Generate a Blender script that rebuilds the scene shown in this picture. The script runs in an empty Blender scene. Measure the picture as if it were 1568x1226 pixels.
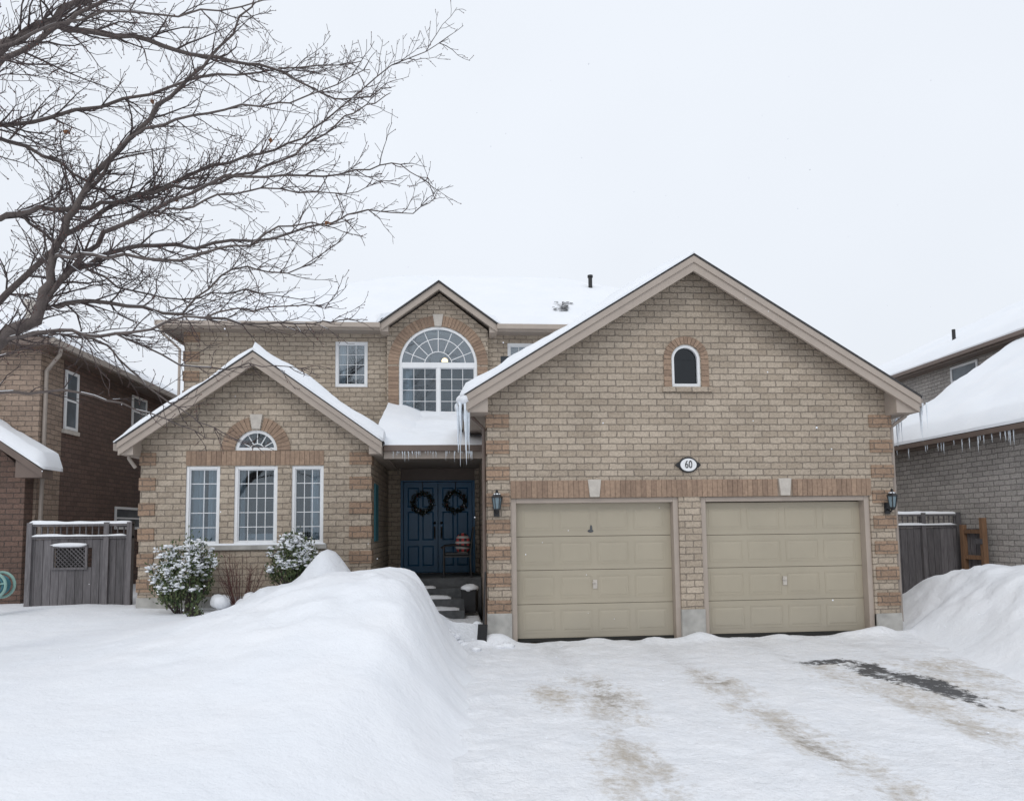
import bpy, math, random
from mathutils import Matrix, Vector, noise
random.seed(7)
rad=math.radians
S=bpy.context.scene
def nz(x,y,z=0,s=1.0): return noise.noise(Vector((x*s,y*s,z*s)))
def sst(a,b,x):
    t=max(0,min(1,(x-a)/(b-a))); return t*t*(3-2*t)

# ---------------------------------------------------------------- materials
def newmat(name):
    m=bpy.data.materials.new(name); m.use_nodes=True
    nt=m.node_tree; return m,nt,nt.nodes,nt.links,nt.nodes["Principled BSDF"]
def math_(nt,op,a,b=None,c=None,clamp=False):
    n=nt.nodes.new("ShaderNodeMath"); n.operation=op; n.use_clamp=clamp
    for i,v in enumerate((a,b,c)):
        if v is None: continue
        if isinstance(v,(int,float)): n.inputs[i].default_value=v
        else: nt.links.new(v,n.inputs[i])
    return n.outputs[0]
def mixc(nt,f,a,b,mode='MIX'):
    n=nt.nodes.new("ShaderNodeMix"); n.data_type='RGBA'; n.blend_type=mode
    if isinstance(f,(int,float)): n.inputs[0].default_value=f
    else: nt.links.new(f,n.inputs[0])
    for i,v in ((6,a),(7,b)):
        if isinstance(v,tuple): n.inputs[i].default_value=(v[0],v[1],v[2],1)
        else: nt.links.new(v,n.inputs[i])
    return n.outputs[2]
def noisen(nt,scale,detail=3,rough=.6,vec=None):
    n=nt.nodes.new("ShaderNodeTexNoise"); n.inputs["Scale"].default_value=scale
    n.inputs["Detail"].default_value=detail; n.inputs["Roughness"].default_value=rough
    if vec is None:
        g=nt.nodes.new("ShaderNodeNewGeometry"); vec=g.outputs["Position"]
    nt.links.new(vec,n.inputs["Vector"]); return n.outputs["Fac"]
def bump(nt,h,strength,dist,bsdf):
    b=nt.nodes.new("ShaderNodeBump"); b.inputs["Strength"].default_value=strength; b.inputs["Distance"].default_value=dist
    nt.links.new(h,b.inputs["Height"]); nt.links.new(b.outputs[0],bsdf.inputs["Normal"])
def maprange(nt,v,a,b,c,d):
    n=nt.nodes.new("ShaderNodeMapRange"); nt.links.new(v,n.inputs[0])
    for i,x in enumerate((a,b,c,d)): n.inputs[i+1].default_value=x
    return n.outputs[0]
def plain(name,col,rough=.6,var=.12,scale=6,bmp=0,bs=60,metal=0):
    m,nt,N,L,B=newmat(name)
    f=noisen(nt,scale,2)
    v=maprange(nt,f,.3,.7,1-var,1+var)
    cc=nt.nodes.new("ShaderNodeVectorMath"); cc.operation='SCALE'
    cc.inputs[0].default_value=col; L.new(v,cc.inputs["Scale"])
    L.new(cc.outputs[0],B.inputs["Base Color"])
    B.inputs["Roughness"].default_value=rough; B.inputs["Metallic"].default_value=metal
    if bmp: bump(nt,noisen(nt,bs,2),bmp,.01,B)
    return m
def brick(name,c1,c2,mort,w=.262,h=.102,stain=.16):
    m,nt,N,L,B=newmat(name)
    g=N.new("ShaderNodeNewGeometry"); sx=N.new("ShaderNodeSeparateXYZ"); L.new(g.outputs["Position"],sx.inputs[0])
    u=math_(nt,'ADD',sx.outputs[0],sx.outputs[1])
    wn=N.new("ShaderNodeTexNoise"); wn.inputs["Scale"].default_value=11; wn.inputs["Detail"].default_value=2; L.new(g.outputs["Position"],wn.inputs["Vector"])
    ws=N.new("ShaderNodeSeparateColor"); L.new(wn.outputs["Color"],ws.inputs[0])
    wob=math_(nt,'MULTIPLY',math_(nt,'SUBTRACT',ws.outputs[0],.5),.030)
    wob2=math_(nt,'MULTIPLY',math_(nt,'SUBTRACT',ws.outputs[1],.5),.038)
    cx=N.new("ShaderNodeCombineXYZ"); L.new(math_(nt,'ADD',u,wob2),cx.inputs[0]); L.new(math_(nt,'ADD',sx.outputs[2],wob),cx.inputs[1])
    b=N.new("ShaderNodeTexBrick"); L.new(cx.outputs[0],b.inputs["Vector"])
    b.inputs["Color1"].default_value=(*c1,1); b.inputs["Color2"].default_value=(*c2,1); b.inputs["Mortar"].default_value=(*mort,1)
    b.inputs["Scale"].default_value=1; b.inputs["Mortar Size"].default_value=.009; b.inputs["Mortar Smooth"].default_value=.45
    b.inputs["Brick Width"].default_value=w; b.inputs["Row Height"].default_value=h; b.inputs["Bias"].default_value=-.15
    f1=maprange(nt,noisen(nt,26,3,.7),.3,.7,.78,1.16)
    f2=maprange(nt,noisen(nt,.9,3),.3,.7,1-stain,1+stain*.6)
    sc=N.new("ShaderNodeVectorMath"); sc.operation='SCALE'; L.new(b.outputs["Color"],sc.inputs[0]); L.new(math_(nt,'MULTIPLY',f1,f2),sc.inputs["Scale"])
    L.new(sc.outputs[0],B.inputs["Base Color"]); B.inputs["Roughness"].default_value=.9
    hgt=math_(nt,'ADD',math_(nt,'SUBTRACT',1.0,b.outputs["Fac"]),math_(nt,'MULTIPLY',noisen(nt,35,2),.9))
    bump(nt,hgt,1.0,.02,B)
    return m
M_tan=brick("tan_brick",(.48,.402,.318),(.375,.306,.236),(.265,.222,.18))
M_quoin=brick("quoin_brick",(.37,.252,.175),(.29,.20,.14),(.21,.165,.13))
M_nbL=brick("dark_red_brick",(.165,.103,.080),(.115,.075,.060),(.085,.063,.053),stain=.1)
M_nbL2=brick("neighbour_tan_brick",(.38,.285,.22),(.27,.20,.155),(.20,.16,.13))
M_nbR=brick("grey_brick",(.50,.465,.435),(.39,.36,.335),(.27,.255,.24))
def island(name,c1,c2,rough=.9,sc=25):
    m,nt,N,L,B=newmat(name); g=N.new("ShaderNodeNewGeometry")
    c=mixc(nt,g.outputs["Random Per Island"],c1,c2)
    s=N.new("ShaderNodeVectorMath"); s.operation='SCALE'; L.new(c,s.inputs[0]); L.new(maprange(nt,noisen(nt,sc,2),.3,.7,.82,1.15),s.inputs["Scale"])
    L.new(s.outputs[0],B.inputs["Base Color"]); B.inputs["Roughness"].default_value=rough
    return m
M_sold=island("soldier_brick",(.35,.245,.175),(.25,.173,.125))
M_mort=plain("mortar",(.27,.215,.17),.95)
M_key=plain("keystone_stone",(.52,.48,.43),.9,.1,12,.3)
M_conc=plain("concrete",(.40,.39,.365),.95,.18,5,.4)
M_step=plain("grey_step_stone",(.09,.095,.10),.9,.25,7,.4)
M_fas=plain("taupe_trim_paint",(.395,.335,.285),.55,.05,3)
M_fas2=plain("soffit_paint",(.31,.265,.23),.6,.06,3)
M_gut=plain("brown_gutter",(.15,.11,.09),.45,.1,3)
M_white=plain("white_vinyl",(.78,.79,.80),.4,.03,3)
M_shing=plain("dark_shingles",(.05,.048,.048),.9,.35,18,.5)
def doorpaint():
    m,nt,N,L,B=newmat("beige_garage_door_paint"); g=N.new("ShaderNodeNewGeometry"); s=N.new("ShaderNodeSeparateXYZ"); L.new(g.outputs["Position"],s.inputs[0])
    low=maprange(nt,math_(nt,'ADD',s.outputs[2],math_(nt,'MULTIPLY',math_(nt,'SUBTRACT',noisen(nt,2.2,3),.5),.5)),0,.55,.5,0)
    v=maprange(nt,noisen(nt,1.1,3),.3,.7,.94,1.04)
    c=mixc(nt,low,(.395,.350,.268),(.39,.36,.30)); q=N.new("ShaderNodeVectorMath"); q.operation='SCALE'; L.new(c,q.inputs[0]); L.new(v,q.inputs["Scale"]); L.new(q.outputs[0],B.inputs["Base Color"])
    B.inputs["Roughness"].default_value=.5; return m
M_gdoor=doorpaint()
M_gap=plain("shadow_gap_rubber",(.03,.03,.028),.9)
M_blue=plain("blue_door_paint",(.010,.095,.205),.35,.08,3)
M_black=plain("black_metal",(.012,.012,.013),.4,.1,8)
M_teal=plain("teal_paint",(.04,.16,.20),.5)
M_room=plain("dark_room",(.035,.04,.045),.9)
M_room2=plain("painted_room_light",(.15,.17,.19),.9)  # lighter room colour, stands in for light inside the rooms
M_curt=plain("white_curtain",(.62,.635,.65),.9,.04,3)
def wood(name,col,dark=.55):
    m,nt,N,L,B=newmat(name); g=N.new("ShaderNodeNewGeometry")
    mp=N.new("ShaderNodeMapping"); mp.inputs["Scale"].default_value=(14,14,1.2); L.new(g.outputs["Position"],mp.inputs[0])
    f=noisen(nt,2.5,4,.7,mp.outputs[0])
    k=maprange(nt,f,.3,.7,dark,1.15); k=math_(nt,'MULTIPLY',k,maprange(nt,g.outputs["Random Per Island"],0,1,.72,1.2))
    s=N.new("ShaderNodeVectorMath"); s.operation='SCALE'; s.inputs[0].default_value=col; L.new(k,s.inputs["Scale"])
    L.new(s.outputs[0],B.inputs["Base Color"]); B.inputs["Roughness"].default_value=.9
    return m
M_fence=wood("weathered_grey_wood",(.155,.145,.15))
M_owood=wood("orange_brown_wood",(.24,.135,.075))
def snowmat(name,b1=.35,col=(.865,.88,.91),sub=.08):
    m,nt,N,L,B=newmat(name)
    f=noisen(nt,1.1,2,.55); c=mixc(nt,maprange(nt,f,.35,.65,0,1),(col[0]*.97,col[1]*.98,col[2]*.99),col)
    L.new(c,B.inputs["Base Color"]); B.inputs["Roughness"].default_value=.75
    B.inputs["Specular IOR Level"].default_value=.2
    h=math_(nt,'ADD',noisen(nt,2.6,5,.62),math_(nt,'MULTIPLY',noisen(nt,45,1,.6),sub))
    bump(nt,h,b1,.10,B); return m
M_snow=snowmat("snow",.42)
M_rsnow=snowmat("roof_snow",.2,(.855,.872,.90))
def drivemat():
    m,nt,N,L,B=newmat("packed_snow_on_asphalt")
    g=N.new("ShaderNodeNewGeometry"); sx=N.new("ShaderNodeSeparateXYZ"); L.new(g.outputs["Position"],sx.inputs[0])
    X,Y=sx.outputs[0],sx.outputs[1]
    mp=N.new("ShaderNodeMapping"); mp.inputs["Scale"].default_value=(1,.6,1); L.new(g.outputs["Position"],mp.inputs[0])
    n1=noisen(nt,3.4,5,.72,mp.outputs[0]); n2=noisen(nt,13,4,.75); n3=noisen(nt,1.0,3,.6,mp.outputs[0])
    nn=math_(nt,'ADD',math_(nt,'MULTIPLY',math_(nt,'SUBTRACT',n1,.5),7.0),math_(nt,'MULTIPLY',math_(nt,'SUBTRACT',n2,.5),5.0))
    def ell(cx,cy,sx_,sy_,shear=0):
        a=math_(nt,'ADD',math_(nt,'DIVIDE',math_(nt,'SUBTRACT',X,cx),sx_),math_(nt,'MULTIPLY',math_(nt,'SUBTRACT',Y,cy),shear/sx_))
        b=math_(nt,'DIVIDE',math_(nt,'SUBTRACT',Y,cy),sy_)
        r=math_(nt,'ADD',math_(nt,'MULTIPLY',a,a),math_(nt,'MULTIPLY',b,b))
        return math_(nt,'SUBTRACT',1.0,r)
    def union(lst):
        o=lst[0]
        for q in lst[1:]: o=math_(nt,'MAXIMUM',o,q)
        return o
    dirt=union([ell(1.5,-3.4,.36,1.0,.06),ell(1.25,-5.5,.30,1.0),ell(2.9,-2.9,.30,.75),ell(2.82,-4.9,.28,1.7,.03),ell(4.9,-3.2,.75,1.5),ell(.95,-3.2,.25,.7),ell(6.0,-2.6,.4,.8),ell(4.4,-4.6,.25,1.2)])
    df=maprange(nt,math_(nt,'ADD',math_(nt,'SUBTRACT',dirt,.35),nn),-.6,1.8,0,.85)
    asp=union([ell(5.05,-3.05,.25,1.15,.02),ell(4.7,-1.95,.42,.15),ell(4.8,-2.7,.14,.6)])
    asp2=union([ell(1.55,-3.35,.20,.7,.06),ell(2.9,-2.8,.14,.4),ell(2.8,-5.2,.12,.7)])
    af=maprange(nt,math_(nt,'ADD',asp,math_(nt,'MULTIPLY',nn,.8)),-.05,.65,0,.95)
    gate=maprange(nt,asp,-.8,-.1,0,1); af=math_(nt,'MULTIPLY',af,gate)
    ag=maprange(nt,math_(nt,'ADD',asp2,nn),.4,2.0,0,.6); ag=math_(nt,'MULTIPLY',ag,maprange(nt,asp2,-1.2,0,0,1))
    dg=maprange(nt,dirt,-1.4,.2,0,1); df=math_(nt,'MULTIPLY',df,dg)
    # straight tyre-polished lanes running to the doors
    lane=None
    for tx in (1.4,2.85,4.35,5.75):
        d=math_(nt,'ABSOLUTE',math_(nt,'SUBTRACT',math_(nt,'ADD',X,math_(nt,'MULTIPLY',math_(nt,'SUBTRACT',n3,.5),.5)),tx))
        k=maprange(nt,d,.08,.22,1,0); lane=k if lane is None else math_(nt,'MAXIMUM',lane,k)
    lane=math_(nt,'MULTIPLY',lane,maprange(nt,n1,.42,.62,0,.42))
    sc=maprange(nt,math_(nt,'ADD',n3,math_(nt,'MULTIPLY',math_(nt,'SUBTRACT',n2,.5),.9)),.54,.85,0,.5)
    base=mixc(nt,maprange(nt,n1,.35,.65,0,1),(.81,.83,.865),(.875,.885,.91))
    c=mixc(nt,sc,base,(.66,.675,.70)); c=mixc(nt,lane,c,(.58,.585,.60)); c=mixc(nt,df,c,(.45,.39,.31)); c=mixc(nt,ag,c,(.24,.215,.19)); c=mixc(nt,af,c,(.045,.047,.052))
    L.new(c,B.inputs["Base Color"]); B.inputs["Roughness"].default_value=.6
    h=math_(nt,'SUBTRACT',math_(nt,'ADD',noisen(nt,4.5,5,.7),math_(nt,'MULTIPLY',n2,.25)),math_(nt,'MULTIPLY',af,.4))
    bump(nt,h,.62,.09,B); return m
M_drive=drivemat()
def glassmat(name,refl=.16,tint=(.75,.82,.86)):
    m,nt,N,L,B=newmat(name); N.remove(B)
    o=N["Material Output"]; t=N.new("ShaderNodeBsdfTransparent"); t.inputs[0].default_value=(*tint,1)
    gl=N.new("ShaderNodeBsdfGlossy"); gl.inputs["Roughness"].default_value=.03; gl.inputs[0].default_value=(.9,.95,1,1)
    mx=N.new("ShaderNodeMixShader"); fr=N.new("ShaderNodeFresnel"); fr.inputs[0].default_value=1.5
    bp=N.new("ShaderNodeBump"); bp.inputs["Strength"].default_value=.12; bp.inputs["Distance"].default_value=.03
    L.new(noisen(nt,1.5,2),bp.inputs["Height"]); L.new(bp.outputs[0],gl.inputs["Normal"])
    f=math_(nt,'ADD',fr.outputs[0],refl-.04,clamp=True)
    L.new(f,mx.inputs[0]); L.new(t.outputs[0],mx.inputs[1]); L.new(gl.outputs[0],mx.inputs[2]); L.new(mx.outputs[0],o.inputs[0]); return m
M_glass=glassmat("window_glass",.09); M_glassD=glassmat("dark_window_glass",.045,(.2,.22,.25)); M_glassU=glassmat("upper_window_glass",.17)
M_ice=plain("ice",(.74,.80,.86),.12,.1,14)
def barkmat():
    m,nt,N,L,B=newmat("bark")
    f=noisen(nt,14,3,.7); c=mixc(nt,f,(.06,.048,.044),(.17,.14,.128))
    L.new(c,B.inputs["Base Color"]); B.inputs["Roughness"].default_value=.9; bump(nt,noisen(nt,40,2),.8,.015,B); return m
M_bark=barkmat()
def flat(name,col,rough=.8):
    m,nt,N,L,B=newmat(name); g=N.new("ShaderNodeNewGeometry")
    c=mixc(nt,g.outputs["Random Per Island"],tuple(x*.75 for x in col),tuple(x*1.3 for x in col)); L.new(c,B.inputs["Base Color"]); B.inputs["Roughness"].default_value=rough; return m
M_twig=flat("twig_bark",(.062,.046,.044))
M_bud=flat("red_brown_bud",(.10,.045,.037))
M_dead=plain("dead_leaf",(.24,.11,.05),.8,.2,9)
M_leaf=island("evergreen_leaf",(.035,.07,.025),(.13,.15,.06),.7)
M_leafd=island("wreath_leaf",(.010,.018,.010),(.03,.035,.02),.7)
M_red=plain("red_berry",(.16,.03,.03),.5)

# ---------------------------------------------------------------- mesh builder
class MB:
    def __init__(s): s.v=[]; s.f=[]
    def add(s,vs,fs):
        o=len(s.v); s.v+= [tuple(p) for p in vs]; s.f+=[tuple(i+o for i in q) for q in fs]
    def box(s,x0,x1,y0,y1,z0,z1):
        s.add([(x0,y0,z0),(x1,y0,z0),(x1,y1,z0),(x0,y1,z0),(x0,y0,z1),(x1,y0,z1),(x1,y1,z1),(x0,y1,z1)],
              [(0,3,2,1),(4,5,6,7),(0,1,5,4),(1,2,6,5),(2,3,7,6),(3,0,4,7)]); return s
    def prism(s,poly,y0,y1):
        n=len(poly)
        s.add([(x,y0,z) for x,z in poly]+[(x,y1,z) for x,z in poly],
              [tuple(range(n)),tuple(range(2*n-1,n-1,-1))]+[(i,i+n,(i+1)%n+n,(i+1)%n) for i in range(n)]); return s
    def prismx(s,poly,x0,x1):
        n=len(poly)
        s.add([(x0,y,z) for y,z in poly]+[(x1,y,z) for y,z in poly],
              [tuple(range(n)),tuple(range(2*n-1,n-1,-1))]+[(i,i+n,(i+1)%n+n,(i+1)%n) for i in range(n)]); return s
    def ring(s,cx,cz,r0,r1,a0,a1,y0,y1,n=6):
        for i in range(n):
            b0=a0+(a1-a0)*i/n; b1=a0+(a1-a0)*(i+1)/n
            s.prism([(cx+r0*math.cos(b0),cz+r0*math.sin(b0)),(cx+r1*math.cos(b0),cz+r1*math.sin(b0)),(cx+r1*math.cos(b1),cz+r1*math.sin(b1)),(cx+r0*math.cos(b1),cz+r0*math.sin(b1))],y0,y1)
        return s
    def tube(s,pts,rs,n=6,cap=True):
        o=len(s.v); prev=None; k=len(pts)
        pts=[Vector(p) for p in pts]
        for i,p in enumerate(pts):
            d=(pts[min(i+1,k-1)]-pts[max(i-1,0)])
            if d.length<1e-6: d=Vector((0,0,1))
            d.normalize()
            if prev is None:
                a=d.cross(Vector((0.3,0.2,1))); 
                if a.length<.05: a=d.cross(Vector((1,0,0)))
            else: a=prev-d*prev.dot(d)
            a.normalize(); prev=a; b=d.cross(a)
            for j in range(n):
                t=2*math.pi*j/n; q=p+(a*math.cos(t)+b*math.sin(t))*rs[i]; s.v.append(tuple(q))
        for i in range(k-1):
            for j in range(n):
                s.f.append((o+i*n+j,o+i*n+(j+1)%n,o+(i+1)*n+(j+1)%n,o+(i+1)*n+j))
        if cap:
            s.f.append(tuple(o+j for j in range(n-1,-1,-1))); s.f.append(tuple(o+(k-1)*n+j for j in range(n)))
        return s
    def ball(s,c,r,nu=8,nv=6,sc=(1,1,1),jit=0):
        o=len(s.v)
        for i in range(nv+1):
            th=math.pi*i/nv
            for j in range(nu):
                ph=2*math.pi*j/nu; rr=r*(1+random.uniform(-jit,jit))
                s.v.append((c[0]+rr*sc[0]*math.sin(th)*math.cos(ph),c[1]+rr*sc[1]*math.sin(th)*math.sin(ph),c[2]+rr*sc[2]*math.cos(th)))
        for i in range(nv):
            for j in range(nu):
                s.f.append((o+i*nu+j,o+(i+1)*nu+j,o+(i+1)*nu+(j+1)%nu,o+i*nu+(j+1)%nu))
        return s
    def obj(s,name,mat,parent=None,smooth=False,bevel=0):
        me=bpy.data.meshes.new(name); me.from_pydata(s.v,[],s.f); me.materials.append(mat)
        if smooth:
            for p in me.polygons: p.use_smooth=True
        o=bpy.data.objects.new(name,me); S.collection.objects.link(o)
        if parent: o.parent=parent
        if bevel:
            b=o.modifiers.new("bevel",'BEVEL'); b.width=bevel; b.segments=2; b.limit_method='ANGLE'
        return o
def empty(name):
    e=bpy.data.objects.new(name,None); S.collection.objects.link(e); return e
def wall(name,outer,holes,y0,th,mat,parent):
    cu=bpy.data.curves.new(name,'CURVE'); cu.dimensions='2D'; cu.fill_mode='BOTH'; cu.extrude=th/2
    for poly in [outer]+holes:
        sp=cu.splines.new('POLY'); sp.points.add(len(poly)-1)
        for p,(x,z) in zip(sp.points,poly): p.co=(x,z,0,1)
        sp.use_cyclic_u=True
    t=bpy.data.objects.new("tmp",cu); S.collection.objects.link(t)
    bpy.context.view_layer.update()
    me=bpy.data.meshes.new_from_object(t.evaluated_get(bpy.context.evaluated_depsgraph_get()))
    bpy.data.objects.remove(t)
    for v in me.vertices: v.co=Vector((v.co.x,y0+th/2-v.co.z,v.co.y))
    me.name=name; me.materials.clear(); me.materials.append(mat)
    for p in me.polygons: p.use_smooth=False
    o=bpy.data.objects.new(name,me); S.collection.objects.link(o); o.parent=parent; return o
def rect(x0,x1,z0,z1): return [(x0,z0),(x1,z0),(x1,z1),(x0,z1)]
def archp(cx,zb,zs,r,n=20):
    return [(cx-r,zb),(cx+r,zb)]+[(cx+r*math.cos(math.pi*i/n),zs+r*math.sin(math.pi*i/n)) for i in range(n+1)] if zb<zs-.001 else [(cx+r*math.cos(math.pi*i/n),zs+r*math.sin(math.pi*i/n)) for i in range(n+1)]
def chevron(mb,ax,az,half,slope,lo,hi,y0,y1):
    e=az-half*slope
    mb.prism([(ax-half,e+lo),(ax,az+lo),(ax,az+hi),(ax-half,e+hi)],y0,y1)
    mb.prism([(ax,az+lo),(ax+half,e+lo),(ax+half,e+hi),(ax,az+hi)],y0,y1)
def snow_sheet(mb,A,B,C,D,nu,nv,t,rnd=(1,1,1,1),w=.16,seed=0,wob=.25):
    A,B,C,D=map(Vector,(A,B,C,D)); o=len(mb.v)
    lu=max((B-A).length,(C-D).length); lv=max((D-A).length,(C-B).length)
    top=[];base=[]
    for j in range(nv+1):
        for i in range(nu+1):
            u=i/nu; v=j/nv
            p=(A*(1-u)+B*u)*(1-v)+(D*(1-u)+C*u)*v
            fac=1
            for fl,d in zip(rnd,(u*lu,(1-u)*lu,v*lv,(1-v)*lv)):
                if fl:
                    k=min(d/w,1); fac*=math.sqrt(max(0,1-(1-k)**2))
            h=t*(.22+.78*fac)*(1+wob*nz(p.x+seed,p.y,p.z,1.3)+wob*.5*nz(p.x,p.y+seed,p.z,4))
            top.append(p+Vector((0,0,h))); base.append(p)
    mb.v+=[tuple(p) for p in top]
    for j in range(nv):
        for i in range(nu):
            a=o+j*(nu+1)+i; mb.f.append((a,a+1,a+nu+2,a+nu+1))
    border=[(i,0) for i in range(nu+1)]+[(nu,j) for j in range(1,nv+1)]+[(i,nv) for i in range(nu-1,-1,-1)]+[(0,j) for j in range(nv-1,0,-1)]
    n=len(border); to=len(mb.v); mb.v+=[tuple(top[j*(nu+1)+i]) for i,j in border]
    bo=len(mb.v); mb.v+=[tuple(base[j*(nu+1)+i]) for i,j in border]
    for q in range(n): mb.f.append((to+q,bo+q,bo+(q+1)%n,to+(q+1)%n))

# ---------------------------------------------------------------- windows
def win_rect(P,nm,x0,x1,z0,z1,y,cols,rows,fw=.055,glass=None,room=None,depth=.9,mull=None,curt=()):
    fr=MB(); ya,yb=y+.02,y+.11
    fr.box(x0,x0+fw,ya,yb,z0,z1).box(x1-fw,x1,ya,yb,z0,z1).box(x0+fw,x1-fw,ya,yb,z1-fw,z1).box(x0+fw,x1-fw,ya-.01,yb,z0,z0+fw)
    gx0,gx1,gz0,gz1=x0+fw,x1-fw,z0+fw,z1-fw
    segs=[(gx0,gx1)]
    if mull:
        for m in mull: fr.box(m-.035,m+.035,ya+.003,yb-.003,gz0,gz1)
        xs=[gx0]+sum([[m-.035,m+.035] for m in mull],[])+[gx1]; segs=[(xs[i],xs[i+1]) for i in range(0,len(xs),2)]
    for a,b in segs:
        fr.box(a,a+.018,ya+.02,yb-.02,gz0,gz1).box(b-.018,b,ya+.02,yb-.02,gz0,gz1).box(a+.018,b-.018,ya+.02,yb-.02,gz1-.018,gz1).box(a+.018,b-.018,ya+.02,yb-.02,gz0,gz0+.018)
        a+=.018;b-=.018
        for i in range(1,cols):
            xx=a+(b-a)*i/cols; fr.box(xx-.0065,xx+.0065,y+.062,y+.082,gz0+.018,gz1-.018)
        for j in range(1,rows):
            zz=gz0+(gz1-gz0)*j/rows; fr.box(a,b,y+.064,y+.080,zz-.0065,zz+.0065)
    fr.obj(nm+"_frame",M_white,P,bevel=.004)
    g=MB().box(gx0,gx1,y+.070,y+.0745,gz0,gz1); g.obj(nm+"_glass",glass or M_glass,P)
    roombox(P,nm,x0,x1,z0,z1,y,room,depth)
    for a,b in curt: curtain(P,nm,a,b,z0+.03,z1-.03,y+.2)
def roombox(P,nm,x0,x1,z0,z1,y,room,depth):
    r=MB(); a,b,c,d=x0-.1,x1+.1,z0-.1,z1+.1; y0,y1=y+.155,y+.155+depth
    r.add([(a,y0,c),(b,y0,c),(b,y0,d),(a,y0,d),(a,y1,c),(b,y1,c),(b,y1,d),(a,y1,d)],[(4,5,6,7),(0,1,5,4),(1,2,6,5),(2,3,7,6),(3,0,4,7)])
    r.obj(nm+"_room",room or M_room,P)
def curtain(P,nm,x0,x1,z0,z1,y):
    c=MB(); n=max(8,int((x1-x0)*90)); ph=random.random()*6
    for i in range(n+1):
        x=x0+(x1-x0)*i/n; yy=y+.022*math.sin(x*55+ph)+.012*math.sin(x*23+ph*2)
        c.v+=[(x,yy,z0),(x,yy+.004*math.sin(x*80),z1)]
        if i: k=2*i; c.f.append((k-2,k,k+1,k-1))
    c.obj(nm+"_curtain",M_curt,P,True)
def arch_top(P,nm,cx,zs,r,y,spokes,glass=None,fw=.05,hub=.33,midring=None,bottom=True):
    fr=MB(); ya,yb=y+.02,y+.11
    fr.ring(cx,zs,r-fw,r,0,math.pi,ya,yb,24)
    if bottom: fr.box(cx-r+fw*.3,cx+r-fw*.3,ya+.002,yb-.002,zs,zs+fw)
    if hub: fr.ring(cx,zs,r*hub-.008,r*hub+.008,0,math.pi,y+.062,y+.080,16)
    if midring: fr.ring(cx,zs,r*midring-.008,r*midring+.008,0,math.pi,y+.062,y+.080,20)
    for i in range(1,spokes):
        a=math.pi*i/spokes; d=Vector((math.cos(a),math.sin(a))); n=Vector((-d.y,d.x))*.0075
        p0=Vector((cx,zs))+d*(r*hub if hub else .02); p1=Vector((cx,zs))+d*(r-fw*.7)
        fr.prism([tuple(p0-n),tuple(p1-n),tuple(p1+n),tuple(p0+n)],y+.064,y+.078)
    fr.obj(nm+"_frame",M_white,P)
    g=MB(); g.prism(archp(cx,zs,zs,r-fw*.5),y+.070,y+.0745); g.obj(nm+"_glass",glass or M_glass,P)
def voussoirs(mb,cx,zs,r0,r1,n,y0,y1,skip=None,a0=0,a1=math.pi):
    for i in range(n):
        b0=a0+(a1-a0)*i/n+.005/r1; b1=a0+(a1-a0)*(i+1)/n-.005/r1
        if skip and skip[0]<(b0+b1)/2<skip[1]: continue
        mb.prism([(cx+q*math.cos(b),zs+q*math.sin(b)) for q,b in ((r0,b0),(r1,b0),(r1,b1),(r0,b1))],y0,y1)
def soldiers(mb,x0,x1,z0,z1,y0,y1,w=.082,avoid=()):
    n=int(round((x1-x0)/w)); w=(x1-x0)/n
    for i in range(n):
        a=x0+i*w+.003; b=x0+(i+1)*w-.003
        if any(p<(a+b)/2<q for p,q in avoid): continue
        j=random.uniform(-.002,.002); mb.box(a,b,y0+j,y1,z0+random.uniform(0,.003),z1)
def keystone(P,cx,z0,z1,wt,wb,y):
    MB().prism([(cx-wb/2,z0),(cx+wb/2,z0),(cx+wt/2,z1),(cx-wt/2,z1)],y-.045,y+.01).obj("keystone",M_key,P,bevel=.008)
def quoins(mb,x0,x1,y0,y1,z0,z1,per=.408,h=.204):
    z=z1
    while z-h>z0:
        mb.box(x0,x1,y0,y1,z-h,z); z-=per

# ================================================================= MAIN HOUSE
H=empty("brick_house")
GA,GZ,GH,GS=3.69,5.87,3.59,.620
GE=GZ-GH*GS
def gz_under(x): return GZ-abs(x-GA)*GS-.06
wall("garage_front_wall",[(.45,-.3),(7.0,-.3),(7.0,gz_under(7.0)),(GA,gz_under(GA)),(.45,gz_under(.45))],
     [rect(.80,3.45,-.12,2.115),rect(3.81,6.60,-.12,2.115),archp(3.64,3.87,4.32,.235)],0,.28,M_tan,H)
w=MB(); w.box(.45,.70,.281,4.6,-.3,3.62); w.box(6.75,7.0,.281,4.6,-.3,3.62); w.obj("garage_side_walls",M_tan,H)
MB().box(.71,6.74,.6,.65,-.2,4.5).obj("garage_inner_partition",M_room,H)
q=MB(); quoins(q,.43,.785,-.022,.36,.36,3.42); quoins(q,6.64,7.02,-.022,.36,.36,3.42); q.obj("garage_quoins",M_quoin,H,bevel=.006)
s=MB(); soldiers(s,.80,6.62,2.117,2.385,-.016,.02,avoid=((2.0,2.2),(5.08,5.28))); 
voussoirs(s,3.64,4.32,.245,.365,15,-.016,.02)
for side in (-1,1):
    for k in range(5): 
        xa=3.64+side*.245; xb=3.64+side*.365; s.box(min(xa,xb),max(xa,xb),-.0165,.0,3.87+k*.09,3.87+k*.09+.082)
s.obj("garage_soldier_bricks",M_sold,H)
m=MB(); m.box(.80,6.62,-.006,.01,2.118,2.384); m.obj("garage_lintel_mortar",M_mort,H)
keystone(H,2.11,2.125,2.40,.21,.15,0); keystone(H,5.18,2.125,2.40,.21,.15,0)
MB().box(3.24,4.05,-.045,.03,3.785,3.865).obj("arch_window_sill",M_tan,H,bevel=.008)
arch_top(H,"gable_window",3.64,4.32,.235,0,1,M_glassD,.045,0,None,False)
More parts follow.
